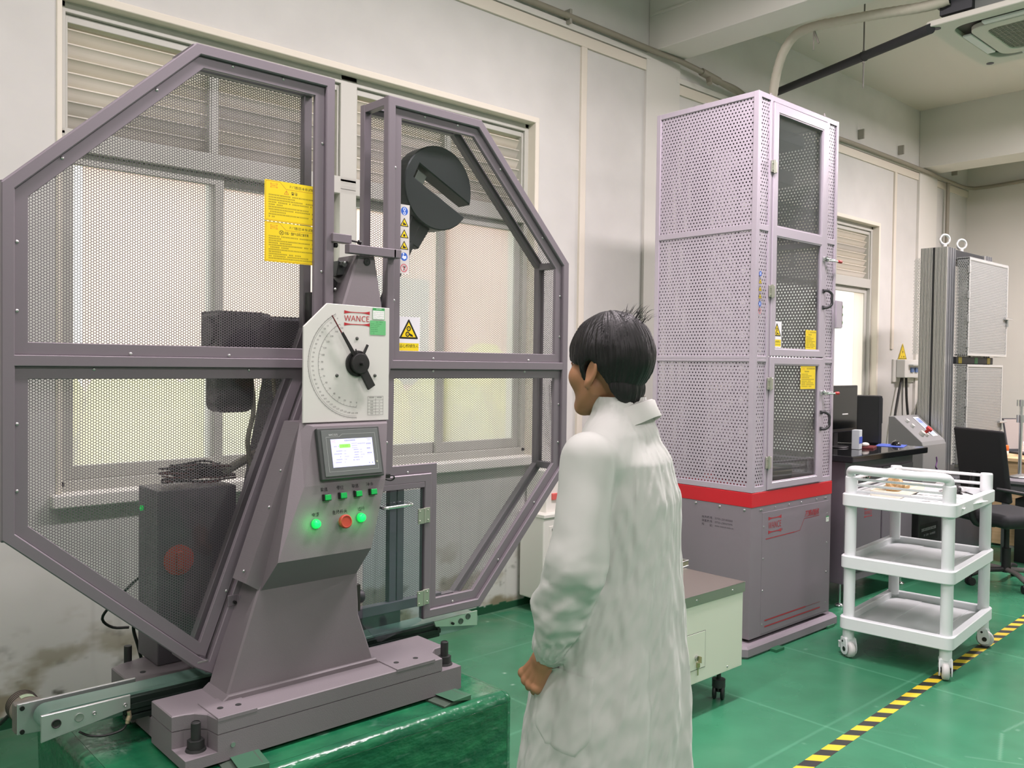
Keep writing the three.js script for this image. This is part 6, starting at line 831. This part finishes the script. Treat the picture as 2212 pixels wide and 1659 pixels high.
{
  const P = thing('person', 'young man with short black hair in a long white lab coat facing the machine', 'person', [1.738, 0, 2.39]);
  const al = 0.42, Rx = Math.cos(al), Rz = -Math.sin(al), Bx = Math.sin(al), Bz = Math.cos(al);
  const S = [-0.19, 1.268, 0.1], Eb = [-0.25, 1.03, 0.122], W = [-0.235, 0.79, 0.014], Sr = [0.19, 1.268, -0.075], Er = [0.255, 1.03, -0.05], Wr = [0.235, 0.8, -0.16];
  // head frame: x to his right, y up, z the way he faces
  const HY = 0.15, ch = Math.cos(HY), sh = Math.sin(HY), HC = [-0.014, 1.487, -0.002];
  const toHead = (x, y, z) => { const a = x - HC[0], c = z - HC[2]; return [a * ch - c * sh, y - HC[1], -a * sh - c * ch]; };
  const head = (x, y, z) => {
    const [hx, hy, hz] = toHead(x, y, z), m = Math.abs(hx);
    let d = ell(m, hy, hz, [0, 0.04, -0.014], [0.076, 0.09, 0.096]);
    d = smin(d, ell(m, hy, hz, [0, -0.03, 0.034], [0.062, 0.08, 0.058]), 0.03);
    d = smin(d, cap(m, hy, hz, [0.055, -0.05, 0.0], [0.02, -0.098, 0.062], 0.019, 0.017), 0.03);
    d = smin(d, ell(m, hy, hz, [0, -0.1, 0.068], [0.024, 0.018, 0.02]), 0.025);
    d = smin(d, ell(m, hy, hz, [0.042, -0.018, 0.058], [0.029, 0.026, 0.026]), 0.03);
    d = smin(d, cap(m, hy, hz, [0, 0.022, 0.086], [0, -0.026, 0.108], 0.008, 0.011), 0.012);
    d = smin(d, ell(m, hy, hz, [0.011, -0.031, 0.1], [0.009, 0.007, 0.01]), 0.008);
    d = smin(d, cap(m, hy, hz, [0.008, 0.034, 0.088], [0.042, 0.032, 0.072], 0.007, 0.006), 0.014);
    d = smax(d, -ell(m, hy, hz, [0.031, 0.012, 0.096], [0.018, 0.011, 0.014]), 0.012);
    d = smin(d, cap(m, hy, hz, [0, -0.058, 0.093], [0.02, -0.061, 0.082], 0.0055, 0.003), 0.006);
    d = smin(d, cap(m, hy, hz, [0, -0.068, 0.092], [0.017, -0.067, 0.083], 0.006, 0.003), 0.006);
    // ear: a leaf-shaped shell with a hollow and a lobe
    const ex = m - 0.083, ey = hy + 0.004, ez = hz + 0.008 + 0.25 * (hy + 0.004);
    let e = ell(ex + ez * 0.35, ey, ez, [0, 0, 0], [0.009, 0.034, 0.02]);
    e = smin(e, ell(ex, ey, ez, [-0.003, -0.031, 0.006], [0.008, 0.012, 0.009]), 0.01);
    e = smax(e, -ell(ex + ez * 0.35, ey, ez, [0.009, 0.002, 0.001], [0.0075, 0.022, 0.0125]), 0.006);
    d = smin(d, e, 0.008);
    d = smin(d, cap(x, y, z, [0.004, 1.43, 0.02], [0.018, 1.28, 0.035], 0.052, 0.06), 0.03);
    return d;
  };
  const torsoAt = (y) => { const T = [[0.36, 0.29, 0.222, -0.005], [0.6, 0.268, 0.203, 0.008], [0.85, 0.226, 0.168, 0.025], [1.0, 0.204, 0.153, 0.035], [1.15, 0.205, 0.15, 0.036], [1.25, 0.185, 0.128, 0.034], [1.32, 0.14, 0.095, 0.03], [1.38, 0.08, 0.07, 0.025], [1.5, 0.07, 0.07, 0.02]]; let i = 0; while (i < T.length - 2 && y > T[i + 1][0]) i++; const t = clamp01((y - T[i][0]) / (T[i + 1][0] - T[i][0])), s = t * t * (3 - 2 * t) * 0.5 + t * 0.5; return [1, 2, 3].map((k) => T[i][k] + (T[i + 1][k] - T[i][k]) * s); };
  const body = (x, y, z) => { // what the clothes cover
    let d = cap(x, y, z, [0.01, 1.22, 0.02], [0, 0.98, 0.02], 0.1, 0.11); d = smin(d, cap(x, y, z, S, Sr, 0.05, 0.05), 0.06); d = smin(d, cap(x, y, z, [0.015, 1.3, 0.03], [0.01, 1.2, 0.03], 0.06, 0.09), 0.05);
    for (const [a, b, c] of [[S, Eb, W], [Sr, Er, Wr]]) { d = smin(d, cap(x, y, z, a, b, 0.045, 0.036), 0.02); d = smin(d, cap(x, y, z, b, c, 0.036, 0.026), 0.02); }
    d = smin(d, cap(x, y, z, [-0.08, 0.88, 0.02], [0.08, 0.88, -0.01], 0.1, 0.1), 0.05);
    for (const s of [-1, 1]) { d = smin(d, cap(x, y, z, [s * 0.09, 0.85, s * -0.01], [s * 0.1, 0.46, s * -0.02], 0.08, 0.052), 0.03); d = smin(d, cap(x, y, z, [s * 0.1, 0.46, s * -0.02], [s * 0.105, 0.08, s * -0.02 + 0.03], 0.05, 0.034), 0.02); d = smin(d, cap(x, y, z, [s * 0.105, 0.06, 0.03 - s * 0.02], [s * 0.12, 0.04, -0.13 - s * 0.02], 0.034, 0.03), 0.02); }
    return d;
  };
  // the left hand: a loose fist, back of the hand outwards; x0 = outwards (-X), fingers curl towards the thigh
  const HW = [-0.236, 0.775, 0.006], ax = V(-0.02, -0.83, -0.52).normalize(), out = V(-0.97, 0.05, -0.06).addScaledVector(ax, 0).normalize(), side = ax.clone().cross(out).normalize(); out.copy(side.clone().cross(ax)).normalize();
  const hp = (l, o, s) => [HW[0] + ax.x * l + out.x * o + side.x * s, HW[1] + ax.y * l + out.y * o + side.y * s, HW[2] + ax.z * l + out.z * o + side.z * s];
  const ss = Math.sign(side.z) || 1; // side pointing back (+Z) is the little finger's side
  const fingers = [[-0.029, 0.088, 0.0105], [-0.0095, 0.093, 0.0108], [0.0105, 0.089, 0.0102], [0.0285, 0.081, 0.0092]].map(([s, l, r], i) => { const q = s * ss, k = [0, 0.003, 0.001, -0.002][i]; return [[hp(0.03, 0.004, q * 0.6), hp(l, 0.006, q), r * 1.05, r * 1.12], [hp(l, 0.006, q), hp(l + 0.026 + k, -0.018, q * 0.98), r * 1.1, r], [hp(l + 0.026 + k, -0.018, q * 0.98), hp(l + 0.008 + k, -0.04, q * 0.92), r, r * 0.95], [hp(l + 0.008 + k, -0.04, q * 0.92), hp(l - 0.016, -0.034, q * 0.88), r * 0.95, r * 0.85]]; });
  const thumb = [[hp(0.022, -0.006, -0.022 * ss), hp(0.06, -0.022, -0.038 * ss), 0.0145, 0.0125], [hp(0.06, -0.022, -0.038 * ss), hp(0.088, -0.036, -0.028 * ss), 0.0122, 0.0108], [hp(0.088, -0.036, -0.028 * ss), hp(0.098, -0.046, -0.006 * ss), 0.0105, 0.0088]];
  const hand = (x, y, z) => {
    let d = cap(x, y, z, hp(-0.05, 0, 0), hp(0.01, 0, 0), 0.0265, 0.025);
    for (const [s, r] of [[-0.02, 0.0155], [-0.005, 0.0165], [0.009, 0.016], [0.021, 0.0145]]) d = smin(d, cap(x, y, z, hp(0.012, -0.002, s * 0.75 * ss), hp(0.078, -0.002, s * 1.15 * ss), r, r * 0.92), 0.016);
    for (const f of fingers) { let e = 9; for (const [a, b, r, q] of f.slice(1)) e = smin(e, cap(x, y, z, a, b, r, q), 0.004); e = smin(e, cap(x, y, z, f[0][0], f[0][1], f[0][2], f[0][3]), 0.01); d = smin(d, e, 0.0045); }
    let e = 9; for (const [a, b, r, q] of thumb) e = smin(e, cap(x, y, z, a, b, r, q), 0.005); d = smin(d, e, 0.009);
    for (const f of fingers) { d = smin(d, Math.hypot(x - f[1][0][0] - out.x * 0.004, y - f[1][0][1] - out.y * 0.004, z - f[1][0][2] - out.z * 0.004) - 0.0092, 0.008); }
    return d;
  };
  const mir = (x, y, z) => { const a = [-(x - Wr[0]) + W[0], y - Wr[1] + W[1], z - Wr[2] + W[2]]; return hand(...a); };
  const skinTex = dataTex(128, 128, (u, v) => { const k = 0.02 * fbm(u * 30, v * 30, 2, 3); return [0.62 + k, 0.445 + k, 0.335 + k]; }, true); void skinTex;
  const mSkin = new THREE.MeshPhysicalMaterial({ color: 0xa67856, roughness: 0.55, sheen: 0.15, sheenColor: new THREE.Color(0xc88a70), sheenRoughness: 0.6 });
  const headG = mesher(head, [-0.13, 1.3, -0.15], [0.13, 1.66, 0.14], 0.0032), handG = mesher(hand, [-0.32, 0.64, -0.12], [-0.17, 0.83, 0.08], 0.0026), handR = mesher(mir, [0.15, 0.64, -0.3], [0.33, 0.84, -0.1], 0.0034), bodyG = mesher(body, [-0.34, 0.0, -0.26], [0.34, 1.36, 0.24], 0.014);
  part('body', merge([headG, handG, handR, bodyG]), mSkin, P);
  for (const s of [-1, 1]) { // eyes
    const o = (hx, hy, hz) => [HC[0] + hx * ch - hz * sh, HC[1] + hy, HC[2] - hx * sh - hz * ch];
    const e = part('eye', new THREE.SphereGeometry(0.0115, 16, 12), std(0xe8e4de, 0.25), P); e.position.set(...o(s * 0.031, 0.011, 0.079));
    part('iris', new THREE.SphereGeometry(0.0058, 12, 10), std(0x1c120c, 0.15), e).position.set(...[0, 0, 0.0072].map((v, i) => (i === 2 ? -v * ch : i === 0 ? -0.0072 * sh : 0)));
    part('eyebrow', tube([[s * 0.012, 0.036, 0.0955], [s * 0.028, 0.041, 0.092], [s * 0.046, 0.036, 0.078]].map((q) => o(...q)), 0.0035, 10, 6), std(0x15110e, 0.8), P);
    part('eyelid', tube([[s * 0.018, 0.012, 0.0895], [s * 0.026, 0.0185, 0.091], [s * 0.038, 0.018, 0.0865], [s * 0.045, 0.012, 0.078]].map((q) => o(...q)), 0.0022, 12, 6), mSkin, P);
  }
  // hair: a cap cut along the hairline, combed by stretched noise, with loose strands at the crown
  const hair = (x, y, z) => {
    const [hx, hy, hz] = toHead(x, y, z), m = Math.abs(hx), az = Math.atan2(hx, -hz), comb = 0.0032 * N3(az * 16 + hy * 6, hy * 9, 3) + 0.0016 * N3(az * 46 + hy * 20, hy * 14, 8) + 0.003 * N3(hx * 22, hy * 22, hz * 22);
    let d = ell(hx, hy, hz, [0, 0.042, -0.017], [0.0955, 0.115, 0.119]) - comb;
    const under = smin(hy + 0.108, 1, 0.01);
    d = smax(d, -under, 0.012);                                     // nape
    d = Math.min(d, ell(hx, hy, hz, [0, -0.04, -0.052], [0.068, 0.07, 0.052]) - comb); d = smax(d, -under, 0.012);
    const side = hz + 0.012 - 0.1 * hy;                              // in front of the ear line the hair ends higher
    const low = hy - (side > 0 ? 0.012 + 0.012 * sstep(0.03, 0.1, hz) : 0.012 - sstep(0.0, 0.075, -side) * 0.122 + 0 * m);
    const burn = Math.max(Math.abs(hz - 0.022) - 0.011, -(hy + 0.03), m - 0.087); // sideburn
    d = Math.min(smax(d, -low, 0.008), Math.max(burn, d, -hy - 0.028));
    const earCut = ell(m, hy, hz, [0.094, -0.004, -0.004], [0.03, 0.03, 0.021]);
    return smax(d, -earCut, 0.006);
  };
  const strands = [];
  const toBody = (q) => [HC[0] + q[0] * ch - q[2] * sh, HC[1] + q[1], HC[2] - q[0] * sh - q[2] * ch];
  for (let i = 0; i < 520; i++) {
    const u = rr(-1.4, 1.4), e = rr(0.1, 1.5), c = [0.09 * Math.sin(u * 1.0) * Math.cos(e * 0.9), 0.046 + 0.107 * Math.sin(e), -0.016 - 0.112 * Math.cos(u) * Math.cos(e)], crown = i > 430;
    if (crown) { c[0] = rr(-0.04, 0.04); c[1] = 0.046 + 0.095 + rr(-0.02, 0.01); c[2] = -0.016 - 0.062 + rr(-0.03, 0.02); }
    const dir = crown ? [rr(-0.5, 0.5), rr(0.3, 1), rr(-1, -0.2)] : [Math.sin(u) * 0.35 + rr(-0.15, 0.15), -0.9, -0.25 + rr(-0.2, 0.2)], l = crown ? rr(0.02, 0.042) : rr(0.018, 0.034), n = Math.hypot(...dir);
    const k = crown ? 1 : 1.01, p0 = [c[0] * k, c[1], c[2] * k], p1 = p0.map((q, j) => q + (dir[j] / n) * l * 0.5 + (crown ? 0 : (p0[j] - [0, 0.046, -0.016][j]) * 0.03)), p2 = p0.map((q, j) => q + (dir[j] / n) * l - (crown && j === 1 ? 0.006 : 0));
    const A = V(...toBody(p0)), B = V(...toBody(p1)), C = V(...toBody(p2)), r = rr(0.0005, 0.0011), tri = []; const w = V(rr(-1, 1), rr(-0.3, 0.3), rr(-1, 1)).normalize();
    const ring2 = (c0, q) => [c0.clone().addScaledVector(w, q), c0.clone().addScaledVector(w.clone().cross(C.clone().sub(A).normalize()), q), c0.clone().addScaledVector(w, -q)];
    const ra = ring2(A, r), rb3 = ring2(B, r * 0.8); for (let j = 0; j < 3; j++) { const t = (j + 1) % 3; tri.push(ra[j], ra[t], rb3[t], ra[j], rb3[t], rb3[j], rb3[j], rb3[t], C); }
    const g = new THREE.BufferGeometry().setFromPoints(tri); g.computeVertexNormals(); strands.push(g);
  }
  part('hair', merge([mesher(hair, [-0.135, 1.37, -0.15], [0.13, 1.68, 0.15], 0.003), ...strands]), std(0x0c0b0b, 0.55), P);
  // the coat
  const G1 = [-0.244, 0.9, 0.062], G2 = [-0.238, 0.815, 0.026], Gr1 = [0.25, 0.9, -0.11], Gr2 = [0.238, 0.83, -0.145];
  const coat = (x, y, z) => {
    const [a, b, o] = torsoAt(y), ux = x - Bx * o, uz = z - Bz * o, u = ux * Rx + uz * Rz, w = ux * Bx + uz * Bz, k = Math.hypot(u / a, w / b), an = Math.atan2(u, w);
    let d = (k - 1) * (a * b / Math.hypot(b * Math.sin(an), a * Math.cos(an))) * 0.92;
    const dn = sstep(1.1, 0.55, y), mid = sstep(1.34, 1.2, y) * sstep(0.8, 1.12, y);
    d -= dn * (0.009 * Math.sin(an * 5 + 1.1 + 1.2 * N3(y * 2.5, an, 1)) + 0.006 * Math.sin(an * 11 + 2 * N3(y * 3, an * 2, 4))) + 0.005 * mid * N3(an * 9, y * 5.5, 2) + 0.0045 * N3(an * 6 + y * 9, y * 11 - an * 3, 6) + 0.003 * N3(an * 14 - y * 14, y * 22, 9);
    if (w > 0) d -= 0.005 * Math.exp(-(((u - 0.012 - 0.02 * dn) / 0.006) ** 2)) * sstep(1.35, 1.28, y) + 0.006 * sstep(1.2, 0.9, y) * Math.exp(-(((u - 0.03 - 0.03 * dn) / 0.014) ** 2)); // centre seam and its pleat
    const seam = Math.abs(u + 0.115 + 0.03 * dn); if (w > 0) d += 0.0028 * Math.exp(-((seam / 0.004) ** 2)) * sstep(1.25, 1.1, y); // princess seam
    d = smin(d, cap(x, y, z, [-0.04, 1.335, 0.05], [S[0] + 0.03, S[1] + 0.0, S[2]], 0.05, 0.062), 0.05); d = smin(d, cap(x, y, z, [0.06, 1.335, 0.02], [Sr[0] - 0.03, Sr[1], Sr[2]], 0.05, 0.062), 0.05);
    const arm = (s, e, g1, g2, wr, sd) => {
      const q = cap(x, y, z, s, e, 0.07, 0.066), r = cap(x, y, z, e, g1, 0.064, 0.067), t = cap(x, y, z, g1, g2, 0.066, 0.043), v = cap(x, y, z, g2, wr, 0.042, 0.0325);
      let f = smin(smin(q, r, 0.03), smin(t, v, 0.02), 0.02);
      const lowr = sstep(1.12, 0.93, y) * sstep(0.79, 0.84, y);
      f -= 0.006 * N3(x * 9 + sd, y * 7, z * 9) + lowr * (0.014 * N3(x * 12 + z * 10, y * 17 - z * 12, sd + 2) + 0.005 * N3(x * 26, y * 34, z * 26)) + 0.004 * N3(x * 20, y * 13 + z * 9, sd);
      const cuff = sstep(0.85, 0.81, y); f -= cuff * 0.0028 * Math.sin(Math.atan2(x - g2[0], z - g2[2]) * 13 + 3 * N3(y * 30, 1, 2));
      return f;
    };
    const al1 = arm(S, Eb, G1, G2, [W[0] - 0.0, W[1] - 0.006, W[2]], 1);
    const gap = Math.abs(al1 - d);
    d = smin(d, al1, 0.02); d += 0.003 * Math.exp(-((gap / 0.006) ** 2)) * sstep(1.05, 1.15, y); // armhole seam
    d = smin(d, arm(Sr, Er, Gr1, Gr2, Wr, 7), 0.02);
    d = smax(d, -cap(x, y, z, [0.004, 1.5, 0.018], [0.012, 1.3, 0.0], 0.062, 0.058), 0.006);  // neck opening
    return smax(d, 0.395 - y, 0.004);
  };
  const weave = dataTex(256, 256, (u, v) => { const k = 0.5 + 0.25 * Math.sin(u * 256 * 1.57) * Math.sin(v * 256 * 1.57) + 0.2 * (rnd() - 0.5); return [k, k, k]; }); void weave;
  const mCoat = new THREE.MeshPhysicalMaterial({ color: 0xc6c8c2, roughness: 0.8, sheen: 0.3, sheenColor: new THREE.Color(0xffffff), sheenRoughness: 0.7 });
  const ct = part('lab_coat', mesher(coat, [-0.38, 0.37, -0.34], [0.37, 1.42, 0.35], 0.0078), mCoat, P);
  // turned-down collar: inner stand, fold, outer leaf running into the lapels
  { const pos = [], idx = [], n = 60, prof = [[0.0, -0.025], [0.001, 0.0], [0.005, 0.006], [0.012, 0.004], [0.02, -0.014], [0.03, -0.036], [0.027, -0.038], [0.014, -0.016], [0.004, -0.02]];
    for (let i = 0; i <= n; i++) { const t = (i / n - 0.5) * 2, fi = t * 2.75, fr = (1 - Math.cos(fi)) / 2, rx = 0.068 + 0.006 * fr, rz = 0.066 + 0.02 * fr, yt = 1.408 - 0.055 * fr - 0.05 * fr ** 4, wd = 1 + 0.9 * fr;
      const dx = Math.sin(fi), dz = Math.cos(fi), cx = 0.012 + Bx * 0.022, cz = 0.012 + Bz * 0.022;
      for (const [r, h] of prof) { const q = 0.0015 * N3(fi * 4, r * 80, 3); pos.push(cx + (Rx * dx * (rx + r * wd + q) + Bx * dz * (rz + r * wd + q)), yt + h * wd, cz + (Rz * dx * (rx + r * wd + q) + Bz * dz * (rz + r * wd + q))); } }
    const m = prof.length; for (let i = 0; i < n; i++) for (let j = 0; j < m; j++) { const a = i * m + j, b = i * m + ((j + 1) % m), c = a + m, d = b + m; idx.push(a, b, c, b, d, c); }
    const g = new THREE.BufferGeometry(); g.setAttribute('position', new THREE.Float32BufferAttribute(pos, 3)); g.setIndex(idx); g.computeVertexNormals(); part('collar', g, new THREE.MeshPhysicalMaterial({ color: 0xcacbc5, roughness: 0.8, side: THREE.DoubleSide }), ct); }
  // patch pocket on the left skirt: thin curved panel following the coat
  { const pos = [], idx = [], n = 26, m = 26, st = 0.006; const tx = (i, j) => [(i / n - 0.5) * 0.15, 0.75 - (j / m) * 0.19];
    for (let j = 0; j <= m; j++) for (let i = 0; i <= n; i++) { let [s, y] = tx(i, j); const k = sstep(0.62, 1, j / m); s *= 1 - 0.42 * k * k; const fi = -1.72 + s / 0.22, ux = Rx * Math.sin(fi) + Bx * Math.cos(fi), uz = Rz * Math.sin(fi) + Bz * Math.cos(fi); let r = 0.5; for (let q = 0; q < 26; q++) { const dd = coat(ux * r, y, uz * r); if (dd < 0.0022) break; r -= Math.max(0.0015, dd * 0.7); } const eg = Math.min(i, n - i, j + 2, m - j) < 1 ? -0.003 : 0; pos.push(ux * (r + eg), y, uz * (r + eg)); }
    for (let j = 0; j < m; j++) for (let i = 0; i < n; i++) { const a = j * (n + 1) + i; idx.push(a, a + n + 1, a + 1, a + 1, a + n + 1, a + n + 2); }
    const g = new THREE.BufferGeometry(); g.setAttribute('position', new THREE.Float32BufferAttribute(pos, 3)); g.setIndex(idx); g.computeVertexNormals(); void st; part('pocket', g, new THREE.MeshPhysicalMaterial({ color: 0xc6c8c2, roughness: 0.8, side: THREE.DoubleSide }), ct); }
  // trousers and shoes below the hem
  const trs = (x, y, z) => { let d = cap(x, y, z, [-0.08, 0.86, 0.02], [0.08, 0.86, -0.01], 0.108, 0.108); for (const s of [-1, 1]) { d = smin(d, cap(x, y, z, [s * 0.09, 0.82, s * -0.01], [s * 0.1, 0.46, s * -0.02], 0.09, 0.068), 0.03); d = smin(d, cap(x, y, z, [s * 0.1, 0.46, s * -0.02], [s * 0.105, 0.06, s * -0.02 + 0.03], 0.068, 0.056), 0.02); } return Math.max(d - 0.006 * N3(x * 14, y * 10, z * 14), 0.05 - y); };
  part('trousers', mesher(trs, [-0.24, 0.03, -0.2], [0.24, 1.0, 0.18], 0.012), std(0x23262c, 0.85), P);
  for (const s of [-1, 1]) { const shoe = (x, y, z) => { let d = cap(x, y, z, [s * 0.105, 0.05, 0.045 - s * 0.02], [s * 0.125, 0.035, -0.16 - s * 0.02], 0.046, 0.036); d = smin(d, cap(x, y, z, [s * 0.105, 0.06, 0.03 - s * 0.02], [s * 0.105, 0.1, 0.03 - s * 0.02], 0.044, 0.042), 0.02); return smax(d, 0.002 - y, 0.004); }; part('shoe', mesher(shoe, [s * 0.11 - 0.09, -0.012, -0.26], [s * 0.11 + 0.09, 0.16, 0.13], 0.006), std(0x2a2c30, 0.6), P); }
}
scene.traverse((o) => { if (o.isMesh) o.castShadow = o.receiveShadow = true; });
renderer.render(scene, camera);
